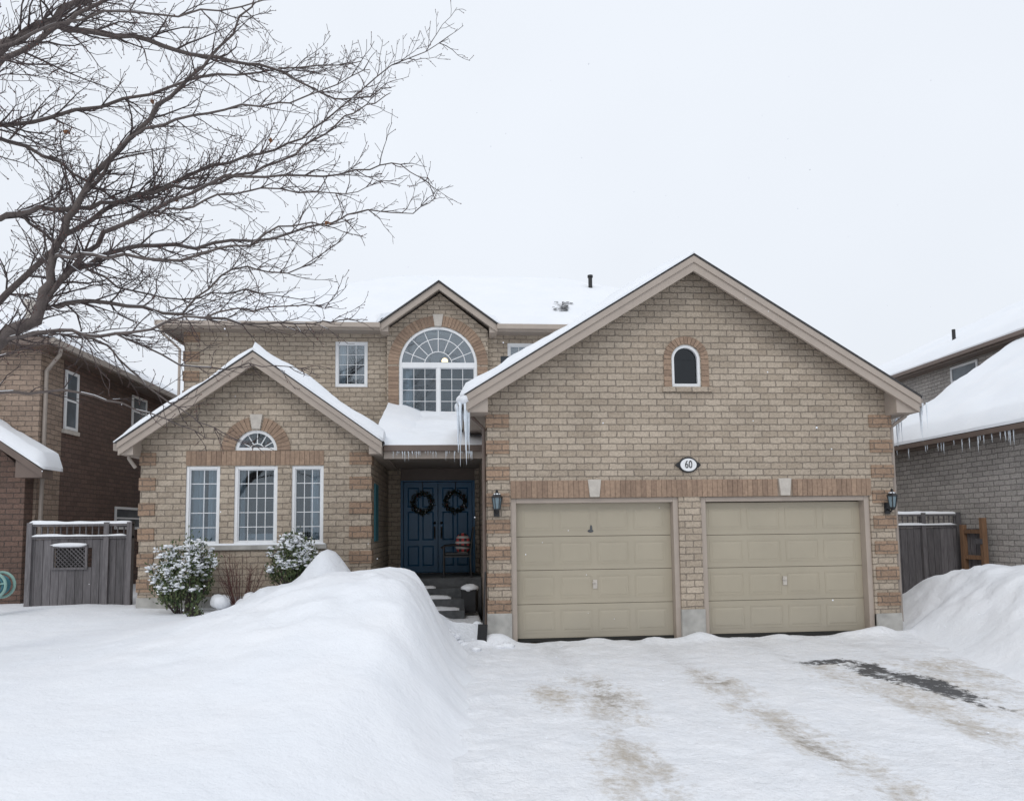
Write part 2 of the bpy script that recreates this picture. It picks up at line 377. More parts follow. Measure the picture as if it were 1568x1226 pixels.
fr=MB(); fr.box(3.405,3.45,.02,.11,3.87,4.32).box(3.83,3.875,.02,.11,3.87,4.32).box(3.45,3.83,.02,.11,3.87,3.925); fr.obj("gable_window_lower_frame",M_white,H)
MB().box(3.43,3.85,.070,.0745,3.90,4.318).obj("gable_window_lower_glass",M_glassD,H)
MB().box(3.36,3.92,.29,.31,3.8,4.62).obj("gable_window_backing",M_gap,H)
c=MB(); c.box(.425,.80,-.03,.4,-.3,.37).box(3.44,3.82,-.03,.25,-.3,.37).box(6.60,7.025,-.03,.4,-.3,.24); c.obj("concrete_plinths",M_conc,H,bevel=.01)
r=MB(); chevron(r,GA,GZ,GH,GS,-.05,-.004,-.30,4.75); r.obj("garage_roof_deck",M_fas2,H)
r=MB(); chevron(r,GA,GZ+.005,GH+.03,GS,0,.035,-.385,4.75); r.obj("garage_roof_shingles",M_shing,H)
r=MB(); chevron(r,GA,GZ,GH,GS,-.235,0,-.35,-.302); chevron(r,GA,GZ,GH+.01,GS,-.10,.003,-.375,-.351)
for sx in (-1,1):
    xe=GA+sx*GH; xw=GA+sx*3.24; e=GE
    p=[(xe,e-.01),(xe,e-.235),(xw,e-.235),(xw,e-.06+.35*GS-.02)]
    r.prism(p if sx<0 else p[::-1],-.301,4.6)
r.obj("garage_fascia",M_fas,H)
g=MB(); g.box(GA-GH-.10,GA-GH-.002,-.30,4.5,GE-.14,GE-.02); g.box(GA+GH+.002,GA+GH+.10,-.30,4.5,GE-.14,GE-.02); g.obj("garage_gutters",M_fas2,H,bevel=.01)
g=MB(); g.tube([(7.20,-.1,GE-.14),(7.20,-.1,GE-.26),(7.05,.05,GE-.42),(7.05,.05,.1)],[.035]*4,8); g.obj("garage_downspout",M_fas2,H)
g=MB(); g.tube([(.22,.15,GE-.14),(.22,.15,GE-.24),(.40,.15,GE-.42),(.40,.15,.0)],[.03]*4,8); g.obj("garage_downspout_brown",M_gut,H)
r=MB()
snow_sheet(r,(GA-GH-.07,-.40,GE-.02),(GA,-.40,GZ+.03),(GA,4.7,GZ+.03),(GA-GH-.07,4.7,GE-.02),40,40,.17,(1,0,1,0),.14,1,.5)
snow_sheet(r,(GA,-.34,GZ+.03),(GA+GH+.05,-.36,GE-.01),(GA+GH+.05,4.7,GE-.01),(GA,4.7,GZ+.03),40,40,.10,(0,1,1,0),.22,2,.4)
r.obj("garage_roof_snow",M_rsnow,H,True)
r=MB(); r.ball((.08,-.25,3.60),.13,12,8,(.8,1.4,.65),.08).ball((.05,.3,3.58),.14,12,8,(.8,1.8,.6),.08).ball((7.33,-.1,3.60),.10,12,8,(.8,1.9,.55),.08); r.obj("eave_snow_clumps",M_rsnow,H,True)
def garage_door(nm,x0,x1,z0,z1,y):
    d=MB(); p=MB(); hh=(z1-z0)/4
    for j in range(4):
        a=z0+j*hh+.003; b=z0+(j+1)*hh-.003; d.box(x0,x1,y,y+.04,a,b)
        cw=(x1-x0-.10)/4
        for i in range(4):
            xa=x0+.05+cw*i+.045; xb=x0+.05+cw*(i+1)-.045; za=a+.085; zb=b-.085
            yy0,yy1=y-.004,y+.001; W=.012
            p.box(xa,xb,yy0,yy1,za,za+W); p.box(xa,xb,yy0,yy1,zb-W,zb); p.box(xa,xa+W,yy0,yy1,za+W,zb-W); p.box(xb-W,xb,yy0,yy1,za+W,zb-W)
            vs=[(xa+.03,y,za+.03),(xb-.03,y,za+.03),(xb-.03,y,zb-.03),(xa+.03,y,zb-.03),(xa+.055,y-.005,za+.055),(xb-.055,y-.005,za+.055),(xb-.055,y-.005,zb-.055),(xa+.055,y-.005,zb-.055)]
            p.add(vs,[(0,1,5,4),(1,2,6,5),(2,3,7,6),(3,0,4,7),(4,5,6,7)])
    d.obj(nm+"_sections",M_gdoor,H,bevel=.005); p.obj(nm+"_raised_panels",M_gdoor,H)
    MB().box(x0-.02,x1+.02,y+.045,y+.06,z0-.02,z1+.02).obj(nm+"_backing",M_gap,H)
    MB().box(x0,x1,y-.004,y+.03,z0-.05,z0).obj(nm+"_rubber_seal",M_gap,H)
    cx=(x0+x1)/2; h=MB(); h.box(cx-.035,cx+.035,y-.018,y,.70,.84); h.box(cx-.05,cx+.012,y-.045,y-.018,.785,.805); h.obj(nm+"_handle",M_key,H,bevel=.006)
garage_door("garage_door_a",.885,3.365,-.05,2.045,.17)
garage_door("garage_door_b",3.895,6.515,-.05,2.03,.17)
t=MB()
for a,b in ((.80,3.45),(3.81,6.60)):
    t.box(a,a+.085,.03,.26,-.12,2.113).box(b-.085,b,.03,.26,-.12,2.113).box(a+.085,b-.085,.03,.26,2.04,2.113)
t.obj("garage_door_jambs",M_fas,H,bevel=.006)
mk=MB(); mk.ball((2.08,.163,1.64),.025,8,6,(.8,.25,2.2)).ball((2.07,.164,1.60),.04,8,6,(1.2,.12,.6)); mk.obj("door_scuff",M_step,H)
# --- left wing
LA,LZ,LH,LS=-3.475,4.70,2.165,.712
LE=LZ-LH*LS
y=1.6
wall("left_wing_front_wall",[(-5.42,-.2),(-1.53,-.2),(-1.53,LZ-abs(-1.53-LA)*LS-.06),(LA,LZ-.06),(-5.42,LZ-abs(-5.42-LA)*LS-.06)],
     [rect(-4.67,-4.10,1.43,2.79),rect(-3.86,-3.13,1.43,2.79),rect(-2.89,-2.345,1.43,2.79),archp(-3.50,3.06,3.06,.355)],y,.15,M_tan,H)
w=MB(); w.box(-5.42,-5.27,1.751,4.6,-.2,3.15).box(-1.68,-1.53,1.751,4.6,-.2,3.1); w.obj("left_wing_side_walls",M_tan,H)
q=MB(); quoins(q,-5.44,-5.17,y-.022,y+.25,.62,3.02,.43,.215); quoins(q,-1.90,-1.51,y-.022,y+.25,.62,3.02,.43,.215); q.obj("left_wing_quoins",M_quoin,H,bevel=.006)
s=MB(); soldiers(s,-4.67,-4.08,2.80,3.05,y-.016,y+.02); soldiers(s,-2.92,-2.34,2.80,3.05,y-.016,y+.02); soldiers(s,-4.08,-2.92,2.80,3.05,y-.014,y+.02)
voussoirs(s,-3.50,3.06,.365,.585,21,y-.018,y+.02,skip=(math.pi/2-.16,math.pi/2+.16)); s.obj("left_wing_soldier_bricks",M_sold,H)
keystone(H,-3.50,3.43,3.69,.22,.14,y)
MB().box(-4.74,-2.28,y-.05,y+.03,1.345,1.425).obj("left_wing_sill",M_conc,H,bevel=.008)
r=MB(); snow_sheet(r,(-4.70,y-.05,1.425),(-2.3,y-.05,1.425),(-2.3,y+.015,1.425),(-4.70,y+.015,1.425),40,3,.03,(1,1,1,0),.03,3,1.0); r.obj("sill_snow",M_rsnow,H,True)
MB().box(-5.435,-1.52,y-.012,y+.1,-.2,.56).obj("left_wing_foundation",M_conc,H)
win_rect(H,"left_window",-4.67,-4.10,1.43,2.79,y,2,5,.05,curt=((-4.68,-4.42),(-4.36,-4.1)),room=M_room2)
win_rect(H,"centre_window",-3.86,-3.13,1.43,2.79,y,4,5,.055,curt=((-3.90,-3.74),(-3.25,-3.08)),room=M_room)
win_rect(H,"right_window",-2.89,-2.345,1.43,2.79,y,3,5,.05,curt=((-2.60,-2.34),),room=M_room)
arch_top(H,"fan_window",-3.50,3.06,.355,y,6,hub=.35); roombox(H,"fan_window",-3.85,-3.15,3.06,3.45,y,M_room2,.8)
b=MB(); b.box(-3.75,-3.25,y+.35,y+.5,1.45,1.62); b.obj("pale_reflection_block",M_curt,H,bevel=.04)  # pale block behind the panes, added to mimic a white reflection low down
r=MB(); chevron(r,LA,LZ,LH,LS,-.05,-.004,1.30,4.75); r.obj("left_wing_roof_deck",M_fas2,H)
r=MB(); chevron(r,LA,LZ+.005,LH+.03,LS,0,.035,1.215,4.75); r.obj("left_wing_shingles",M_shing,H)
r=MB(); chevron(r,LA,LZ,LH,LS,-.215,0,1.25,1.30); chevron(r,LA,LZ,LH+.01,LS,-.09,.003,1.225,1.249)
for sx in (-1,1):
    xe=LA+sx*LH; xw=LA+sx*1.945
    p=[(xe,LE-.01),(xe,LE-.20),(xw,LE-.20),(xw,LE-.06+.2*LS)]
    r.prism(p if sx<0 else p[::-1],1.301,4.6)
r.obj("left_wing_fascia",M_fas,H)
g=MB(); g.box(LA-LH-.10,LA-LH-.002,1.30,4.6,LE-.13,LE-.01); g.tube([(-5.55,1.45,LE-.12),(-5.55,1.45,LE-.25),(-5.47,1.52,LE-.4)],[.03]*3,8); g.obj("left_wing_gutter",M_fas2,H)
r=MB()
snow_sheet(r,(LA-LH-.06,1.21,LE-.01),(LA,1.21,LZ+.03),(LA,4.7,LZ+.03),(LA-LH-.06,4.7,LE-.01),24,26,.12,(1,0,1,0),.14,5,.5)
snow_sheet(r,(LA,1.21,LZ+.03),(LA+LH+.03,1.21,LE),(LA+LH+.03,4.7,LE),(LA,4.7,LZ+.03),24,26,.20,(0,0,1,0),.12,6,.4)
r.obj("left_wing_roof_snow",M_rsnow,H,True)
# --- porch
MB().prismx([(1.50,3.05),(1.50,3.12),(4.6,4.12),(4.6,3.4)],-1.50,.44).obj("porch_roof",M_shing,H)
MB().box(-1.52,.44,1.55,4.6,2.99,3.045).obj("porch_soffit",M_fas2,H)
MB().box(-1.30,.44,1.44,1.54,3.02,3.13).obj("porch_gutter",M_gut,H,bevel=.012)
MB().box(-1.30,.44,1.545,1.60,2.90,3.05).obj("porch_fascia",M_fas,H)
r=MB(); snow_sheet(r,(-1.50,1.45,3.11),(.48,1.45,3.11),(.48,4.6,4.14),(-1.50,4.6,4.14),26,30,.10,(0,0,1,0),.35,9,.8); 
snow_sheet(r,(-1.52,1.6,3.2),(-.75,1.5,3.12),(-.75,4.6,4.2),(-1.52,4.6,4.4),8,12,.10,(0,1,1,0),.7,9,.5)
r.obj("porch_roof_snow",M_rsnow,H,True)
MB().box(-1.52,.44,3.05,4.6,-.2,.70).box(-1.35,.10,2.72,3.048,-.2,.53).box(-1.35,.10,2.38,2.718,-.2,.36).box(-1.35,.10,2.0,2.378,-.2,.19).obj("porch_floor_and_steps",M_step,H,bevel=.012)
r=MB(); 
for (a,b,zz,x0,x1) in ((2.76,3.0,.53,-1.33,-.45),(2.42,2.64,.36,-1.33,-.15),(2.04,2.32,.19,-1.33,-.0)):
    snow_sheet(r,(x0,a,zz),(x1,a,zz),(x1,b,zz),(x0,b,zz),16,4,.045,(1,1,1,1),.08,3,.9)
r.obj("step_snow",M_snow,H,True)
# --- main block
wy=4.6
bay=[(-1.55,4.0),(.67,4.0),(.67,6.07),(-.43+.04,6.90),(-1.55,6.07)]
wall("main_wall",[(-5.92,-.2),(7.4,-.2),(7.4,6.05),(-5.92,6.05)],
     [rect(-1.27,.36,.70,3.0),rect(-2.70,-1.99,4.81,5.83),rect(1.12,1.83,4.81,5.83),[(-1.31,4.15),(.45,4.15),(.45,6.0),(-1.31,6.0)]],wy,.2,M_tan,H)
wall("bay_gable_wall",bay,[archp(-.43,4.17,5.285,.86)],4.46,.135,M_tan,H)
w=MB(); w.box(-5.92,-5.72,4.801,13,-.2,6.05).box(7.2,7.4,4.801,13,-.2,6.05).box(-5.92,7.4,13.001,13.2,-.2,6.05); w.obj("main_side_and_back_walls",M_tan,H)
q=MB(); quoins(q,-5.94,-5.6,wy-.022,wy+.3,3.2,6.0,.43,.215); q.obj("main_quoins",M_quoin,H)
s=MB(); voussoirs(s,-.43,5.285,.87,1.10,40,4.444,4.48,skip=(math.pi/2-.10,math.pi/2+.10))
for sx in (-1,1):
    zz=4.17
    while zz<5.2:
        xa=-.43+sx*.87; xb=-.43+sx*1.09; s.box(min(xa,xb),max(xa,xb),4.444,4.48,zz,zz+.076); zz+=.083
s.obj("bay_arch_bricks",M_sold,H)
keystone(H,-.43,6.15,6.42,.24,.15,4.46)
win_rect(H,"upper_left_window",-2.70,-1.99,4.81,5.83,wy,3,4,.06,glass=M_glassU,room=M_room,curt=((-2.68,-2.5),))
win_rect(H,"upper_right_window",1.12,1.83,4.81,5.83,wy,3,4,.06,glass=M_glassU,room=M_room2)
win_rect(H,"arched_window",-1.29,.43,4.17,5.285,4.46,3,4,.06,glass=M_glass,room=M_room2,depth=1.6,mull=[-.43],curt=((-1.27,-1.0),))
arch_top(H,"arched_window_top",-.43,5.285,.86,4.46,8,M_glassU,.055,.36,.70)
roombox(H,"arched_window_top",-1.05,.2,5.30,5.85,4.46,M_room2,1.6)
m,nt,N,L,B=newmat("warm_bulb"); B.inputs["Emission Color"].default_value=(1,.62,.3,1); B.inputs["Emission Strength"].default_value=5
pl=MB(); pl.ball((-.30,5.2,5.55),.075,12,8); pl.obj("hall_pendant_bulb",m,H,True)
pl=MB(); pl.tube([(-.30,5.2,5.62),(-.30,5.2,6.0)],[.01,.01],6); pl.obj("hall_pendant_rod",M_black,H)
X0,X1,Y0,Y1,EZ=-6.32,7.75,4.12,13.6,6.10
SL=.56
RY=(Y0+Y1)/2; hr=(Y1-Y0)/2; RZ=EZ+hr*SL; RX0,RX1=X0+hr,X1-hr
f=MB(); f.box(X0,-1.66,Y0,Y0+.05,EZ-.14,EZ).box(.86,X1,Y0,Y0+.05,EZ-.14,EZ).box(X0,X0+.05,Y0+.051,Y1,EZ-.14,EZ).box(X1-.05,X1,Y0+.051,Y1,EZ-.14,EZ); f.obj("main_fascia",M_fas,H)
f=MB(); f.box(X0,-1.66,Y0-.10,Y0-.002,EZ-.11,EZ-.005).box(.86,X1,Y0-.10,Y0-.002,EZ-.11,EZ-.005); f.tube([(-6.2,Y0-.05,EZ-.1),(-6.2,Y0-.02,EZ-.25),(-5.98,4.5,EZ-.5),(-5.98,4.5,3.0)],[.03]*4,8); f.obj("main_gutter",M_fas,H,bevel=.012)
MB().box(X0+.051,-1.66,Y0+.051,4.7,EZ-.10,EZ-.055).box(.86,X1-.051,Y0+.051,4.7,EZ-.10,EZ-.055).box(X0+.051,X1-.051,4.701,Y1-.05,EZ-.10,EZ-.055).obj("main_soffit",M_fas2,H)
BA,BZ,BH,BS=-.40,7.02,1.27,.735
BE=BZ-BH*BS
VY=Y0+(BZ-EZ)/SL; VP=(BA,VY,BZ)
NL_,NR_=(BA-BH,Y0,EZ),(BA+BH,Y0,EZ)
rf=MB(); E=[(X0,Y0,EZ),(X1,Y0,EZ),(X1,Y1,EZ),(X0,Y1,EZ)]; R0,R1=(RX0,RY,RZ),(RX1,RY,RZ)
rf.add(E+[R0,R1,NL_,NR_,VP],[(0,6,8,4),(7,1,5,8),(4,8,5),(1,2,5),(2,3,4,5),(3,0,4)]); rf.obj("main_roof_shingles",M_shing,H)
r=MB()
def up(p,d=.004): return (p[0],p[1],p[2]+d)
ye=Y0-.06
def front_blanket():
    nu,nv=120,44; o=len(r.v)
    def H_(x,y,z): return .2*(1+.2*nz(x+11,y,z,1.3)+.1*nz(x,y+11,z,4))
    for j in range(nv+1):
        for i in range(nu+1):
            u=i/nu; v=j/nv; xb=X0-.04+(X1-X0+.08)*u
            yb=ye
            if abs(xb-BA)<BH+.05: yb=ye+(1-abs(xb-BA)/(BH+.05))*(VY-Y0)
            yt=min(RY,Y0+(xb-(X0-.04)),Y0+((X1+.04)-xb)); yt=max(yt,yb)
            yy=yb+(yt-yb)*v; z=EZ-.01+(yy-Y0)*SL+.012
            k=min((yy-yb)/.25,1); fac=math.sqrt(max(0,1-(1-k)**2))
            if abs(xb-BA)<BH: fac=1
            r.v.append((xb,yy,z+H_(xb,yy,z)*(.22+.78*fac)))
    for j in range(nv):
        for i in range(nu):
            a=o+j*(nu+1)+i; r.f.append((a,a+1,a+nu+2,a+nu+1))
    b=len(r.v)
    for i in range(nu+1):
        p=r.v[o+i]; r.v.append(p); r.v.append((p[0],p[1],p[2]-.1))
    for i in range(nu):
        r.f.append((b+2*i,b+2*i+1,b+2*i+3,b+2*i+2))
front_blanket()
snow_sheet(r,(X0-.04,Y1,EZ-.01),(X0-.04,ye,EZ-.01),up(R0),up(R0),26,26,.2,(0,0,1,0),.25,11,.2)
snow_sheet(r,(X1+.04,ye,EZ-.01),(X1+.04,Y1,EZ-.01),up(R1),up(R1),26,26,.2,(0,0,1,0),.25,11,.2)
snow_sheet(r,(X1,Y1,EZ-.01),(X0,Y1,EZ-.01),up(R0),up(R1),40,16,.2,(0,0,1,0),.25,11,.2)
r.obj("main_roof_snow",M_rsnow,H,True)
r=MB(); chevron(r,BA,BZ+.005,BH+.04,BS,0,.035,4.06,6.2); r.obj("bay_gable_shingles",M_shing,H)
r=MB(); chevron(r,BA,BZ,BH,BS,-.15,0,4.10,4.15); chevron(r,BA,BZ,BH,BS,-.05,-.004,4.151,5.8)
for sx in (-1,1):
    xe=BA+sx*BH; xw=BA+sx*1.10
    p=[(xe,BE-.005),(xe,BE-.15),(xw,BE-.15),(xw,BE+.06)]
    r.prism(p if sx<0 else p[::-1],4.151,4.6)
r.obj("bay_gable_fascia",M_fas,H)
r=MB()
snow_sheet(r,(BA-BH-.03,4.08,BE+.03),(BA,4.08,BZ+.04),(BA,6.3,BZ+.04),(BA-BH-.03,6.3,BE+.03),12,16,.07,(0,0,1,0),.12,15)
snow_sheet(r,(BA,4.08,BZ+.04),(BA+BH+.03,4.08,BE+.03),(BA+BH+.03,6.3,BE+.03),(BA,6.3,BZ+.04),12,16,.07,(0,0,1,0),.12,16)
r.obj("bay_gable_snow",M_rsnow,H,True)
v=MB(); zr=EZ+(7.5-Y0)*SL; v.tube([(3.63,7.5,zr-.1),(3.63,7.5,zr+.50)],[.055,.055],10); v.tube([(3.63,7.5,zr+.48),(3.63,7.5,zr+.54)],[.075,.075],10); v.obj("roof_vent_pipe",M_black,H)
v=MB()
for k in range(60):
    yy=random.uniform(4.6,5.5); xx=2.50+random.gauss(0,.09)-(5.1-yy)*.25; zz=EZ+(yy-Y0)*SL+.2
    a=random.uniform(.02,.055); b=random.uniform(.02,.05)
    v.add([(xx-a,yy-b,zz-b*SL+.04),(xx+a,yy-b*.4,zz-b*.4*SL+.04),(xx+a*.6,yy+b,zz+b*SL+.04),(xx-a*.6,yy+b*.7,zz+b*.7*SL+.04)],[(0,1,2,3)])
v.obj("exposed_shingle_patch",M_shing,H)
# front door
d=MB(); p=MB(); y=4.70
MB().box(-1.27,.36,4.66,4.78,2.74,3.0).obj("door_transom_panel",M_gut,H)
for a,b in ((-1.21,-.46),(-.45,.30)):
    d.box(a,b,y,y+.05,.72,2.70)
    for za,zb in ((.86,1.30),(1.42,2.05),(2.14,2.58)):
        for xa,xb in ((a+.09,(a+b)/2-.035),((a+b)/2+.035,b-.09)):
            p.add([(xa,y,za),(xb,y,za),(xb,y,zb),(xa,y,zb),(xa+.03,y-.014,za+.03),(xb-.03,y-.014,za+.03),(xb-.03,y-.014,zb-.03),(xa+.03,y-.014,zb-.03)],[(0,1,5,4),(1,2,6,5),(2,3,7,6),(3,0,4,7),(4,5,6,7)])
d.obj("front_door_leaves",M_blue,H,bevel=.006); p.obj("front_door_panels",M_blue,H)
t=MB(); t.box(-1.27,-1.215,4.62,4.79,.70,2.735).box(.305,.36,4.62,4.79,.70,2.735).box(-1.215,.305,4.62,4.79,2.705,2.735).box(-1.215,.305,4.751,4.80,.70,2.70); t.obj("front_door_frame",M_blue,H)
t=MB()
for cx in (-.53,-.38):
    t.box(cx-.02,cx+.02,4.665,4.70,1.45,1.72); t.tube([(cx,4.67,1.70),(cx,4.62,1.66),(cx,4.61,1.56),(cx,4.64,1.48)],[.012]*4,6); t.ball((cx,4.655,1.80),.03)
t.obj("front_door_handles",M_black,H)
MB().box(-1.53,-1.50,2.02,2.5,1.45,2.5).obj("teal_shutter",M_teal,H,bevel=.01)
ic=MB()
def icicle(x,y,z,l,r):
    pts=[];rs=[];n=6
    for i in range(n+1):
        t=i/n; pts.append((x+random.uniform(-.004,.004),y,z-l*t)); rs.append(max(.0015,r*(1-t)**.8*(1+random.uniform(-.15,.15))))
    ic.tube(pts,rs,7)
for k in range(22): icicle(.04+random.uniform(-.05,.13),-.36+k*.025,3.56,random.choice((.45,.6,.75,.95,.7)) if k<17 else random.uniform(.15,.4),random.uniform(.014,.030))
for k in range(44): icicle(7.38+random.uniform(-.05,.09),-.36+k*.07,3.56,random.choice((.12,.2,.3,.6,.42,.5)),random.uniform(.010,.022))
for k in range(34): icicle(random.uniform(-1.2,.38),1.46,3.03,random.uniform(.04,.2),.008)
ic.obj("icicles",M_ice,H,True)

# ---------------------------------------------------------------- lanterns, sign
M_lg=plain("lantern_glass_grey",(.16,.22,.25),.15,.1,8)
def lantern(x,y,z):
    e=empty("wall_lantern")
    b=MB(); b.box(x-.045,x+.045,y-.02,y,z-.16,z+.02)
    b.tube([(x,y-.02,z-.08),(x,y-.10,z-.12),(x,y-.15,z-.08)],[.012]*3,6)
    cy=y-.15
    b.tube([(x,cy,z-.10),(x,cy,z-.06),(x,cy,z-.05)],[.02,.05,.055],6)
    for i in range(6):
        a=math.pi*i/3; b.tube([(x+.05*math.cos(a),cy+.05*math.sin(a),z-.05),(x+.075*math.cos(a),cy+.075*math.sin(a),z+.12)],[.008,.008],4)
    b.tube([(x,cy,z+.12),(x,cy,z+.135),(x,cy,z+.19),(x,cy,z+.21),(x,cy,z+.225),(x,cy,z+.25)],[.09,.085,.04,.018,.022,.003],6)
    b.obj("lantern_body",M_black,e)
    g=MB(); g.tube([(x,cy,z-.05),(x,cy,z+.12)],[.046,.07],6); g.obj("lantern_glass",M_lg,e)
    s=MB(); s.ball((x,cy,z+.17),.055,8,6,(1,1,.45)); s.obj("lantern_snow_cap",M_rsnow,e,True)
lantern(.58,-.022,2.0); lantern(6.86,-.022,1.97)
sg=empty("house_number_sign"); cx,cz=3.615,2.62
def oval(a,b,n=28): return [(cx+a*math.cos(2*math.pi*i/n),cz+b*math.sin(2*math.pi*i/n)) for i in range(n)]
t=MB(); t.prism(oval(.155,.125),-.035,-.001); t.prism([(cx-.21,cz),(cx-.16,cz-.045),(cx+.16,cz-.045),(cx+.21,cz),(cx+.16,cz+.045),(cx-.16,cz+.045)],-.030,-.003); t.obj("sign_border",M_black,sg,bevel=.004)
t=MB(); t.prism(oval(.13,.10),-.042,-.036); t.obj("sign_face",M_white,sg)
fc=bpy.data.curves.new("sign_number",'FONT'); fc.body="60"; fc.size=.17; fc.extrude=.003; fc.align_x='CENTER'; fc.align_y='CENTER'; fc.materials.append(M_black)
fo=bpy.data.objects.new("sign_number",fc); S.collection.objects.link(fo); fo.location=(cx,-.046,cz); fo.rotation_euler=(rad(90),0,0); fo.scale=(.72,1,1); fo.parent=sg

# ---------------------------------------------------------------- wreaths
def leaf(mb,c,d,l,w):
    d=Vector(d).normalized(); a=d.cross(Vector((random.uniform(-1,1),random.uniform(-1,1),random.uniform(-1,1))))
    if a.length<.01: return
    a.normalize(); c=Vector(c)
    mb.add([c,c+d*l*.5+a*w,c+d*l,c+d*l*.5-a*w],[(0,1,2,3)])
def wreath(cx,cz):
    e=empty("door_wreath"); m=MB(); y=4.64
    for i in range(520):
        a=random.uniform(0,2*math.pi); rr=.20+random.gauss(0,.028)
        c=(cx+rr*math.cos(a),y+random.uniform(-.03,.03),cz+rr*math.sin(a))
        leaf(m,c,(math.cos(a+1.2)+random.uniform(-.8,.8),random.uniform(-1,.3),math.sin(a+1.2)+random.uniform(-.8,.8)),.06,.012)
    m.obj("wreath_leaves",M_leafd,e)
    b=MB(); w=MB()
    for i in range(16):
        a=random.uniform(0,2*math.pi); rr=.20+random.gauss(0,.02); (b if i%3 else w).ball((cx+rr*math.cos(a),y-.035,cz+rr*math.sin(a)),.013,6,4)
    b.obj("wreath_berries",M_red,e); w.obj("wreath_pale_buds",M_curt,e)
    t=MB(); t.tube([(cx,4.66,cz+.20),(cx,4.69,2.70)],[.008,.008],4); t.obj("wreath_ribbon",M_black,e)
wreath(-.79,2.24); wreath(-.07,2.26)
# ---------------------------------------------------------------- porch chair + planter
ch=empty("porch_chair"); c=MB()
cx0,cx1,cy0,cy1,fz=-.30,.24,3.12,3.67,.70
for (x,y_) in ((cx0,cy0),(cx0,cy1)): c.tube([(x,y_,fz),(x,y_,fz+.62)],[.018]*2,6)
for (x,y_) in ((cx1,cy0),(cx1,cy1)): c.tube([(x,y_,fz),(x-.02,y_,fz+.45),(x+.05,y_,fz+.98)],[.018]*3,6)
c.box(cx0-.01,cx1+.01,cy0-.01,cy1+.01,fz+.40,fz+.43)
for y_ in (cy0,cy1): c.tube([(cx0-.05,y_,fz+.58),(cx0+.0,y_,fz+.62),(cx0+.18,y_,fz+.64),(cx1,y_,fz+.60)],[.02]*4,6)
for k in range(7):
    yy=cy0+(cy1-cy0)*k/6; c.tube([(cx1-.02,yy,fz+.43),(cx1+.05,yy,fz+.95)],[.009]*2,5)
c.tube([(cx1+.05,cy0,fz+.98),(cx1+.05,cy1,fz+.98)],[.022]*2,6); c.obj("chair_frame",M_black,ch)
m,nt,N,L,B=newmat("plaid_fabric")
g=N.new("ShaderNodeNewGeometry"); sx=N.new("ShaderNodeSeparateXYZ"); L.new(g.outputs["Position"],sx.inputs[0])
a=math_(nt,'GREATER_THAN',math_(nt,'SINE',math_(nt,'MULTIPLY',sx.outputs[0],60)),.0); b=math_(nt,'GREATER_THAN',math_(nt,'SINE',math_(nt,'MULTIPLY',sx.outputs[2],60)),.2)
col=mixc(nt,a,(.50,.07,.07),(.05,.05,.05)); col2=mixc(nt,b,col,(.50,.48,.46)); L.new(col2,B.inputs["Base Color"]); B.inputs["Roughness"].default_value=.95
t=MB(); t.ball((.08,3.36,fz+.66),.21,14,10,(.75,.6,1.05)); t.obj("plaid_cushion",m,ch,True)
t=MB(); t.box(cx0+.02,cx1-.04,cy0+.02,cy1-.02,fz+.431,fz+.49); t.obj("seat_pad",M_black,ch,bevel=.02)
pt=empty("planter_pot"); t=MB(); t.tube([(.20,2.5,.1),(.20,2.5,.14),(.20,2.5,.50),(.20,2.5,.53)],[.17,.19,.20,.215],4); t.obj("pot",M_black,pt,bevel=.01)
t=MB(); t.ball((.20,2.5,.54),.17,14,8,(1,1,.5),.05); t.obj("pot_snow",M_snow,pt,True)
sh=empty("snow_shovel"); t=MB(); t.tube([(.36,-.15,.15),(.40,.0,1.0)],[.014]*2,6); t.obj("shovel_shaft",M_black,sh)
t=MB(); t.add([(.28,-.12,.22),(.42,-.20,.22),(.40,-.26,-.02),(.26,-.16,-.02),(.28,-.10,.23),(.42,-.18,.23),(.40,-.24,-.01),(.26,-.14,-.01)],[(0,1,2,3),(7,6,5,4),(0,4,5,1),(1,5,6,2),(2,6,7,3),(3,7,4,0)]); t.obj("shovel_blade",M_black,sh)

# ================================================================= NEIGHBOURS
NL=empty("brick_house")
wx=-8.24
w=MB(); w.box(-16,wx,4.3,15,-.3,5.44); w.obj("main_walls",M_nbL,NL)
w=MB(); w.box(-16,wx-.0,3.52,4.297,-.3,5.44); w.obj("front_brick",M_nbL2,NL)
w=MB(); w.prism([(-16,-.3),(wx-.05,-.3),(wx-.05,2.85),(-9.5,3.95),(-16,3.95)],3.25,3.515); w.obj("garage_wing_wall",M_nbL,NL)
f=MB(); f.box(-16.4,wx+.34,3.10,3.16,5.30,5.46).box(wx+.30,wx+.34,3.161,15.3,5.30,5.46); f.box(-16.4,wx+.299,3.161,15.2,5.29,5.33); f.obj("eave_trim",M_gut,NL)
f=MB(); f.box(wx+.342,wx+.44,3.15,15.3,5.34,5.46); f.tube([(wx+.38,3.5,5.35),(wx+.36,3.5,5.2),(wx+.05,3.62,4.9),(wx+.05,3.62,3.2),(wx+.09,3.55,2.9),(wx+.06,3.55,.1)],[.038]*6,8); f.obj("gutter_and_downspout",M_fas2,NL)
rf=MB(); rx0,rx1,ry0,ry1=-16.4,wx+.36,3.08,15.3; hh=4.26
E=[(rx0,ry0,5.46),(rx1,ry0,5.46),(rx1,ry1,5.46),(rx0,ry1,5.46)]; zc=5.46+hh*.45
RA,RB=((rx0+rx1)/2,ry0+hh,zc),((rx0+rx1)/2,ry1-hh,zc); rf.add(E+[RA,RB],[(0,1,4),(1,2,5,4),(2,3,5),(3,0,4,5)]); rf.obj("roof",M_shing,NL)
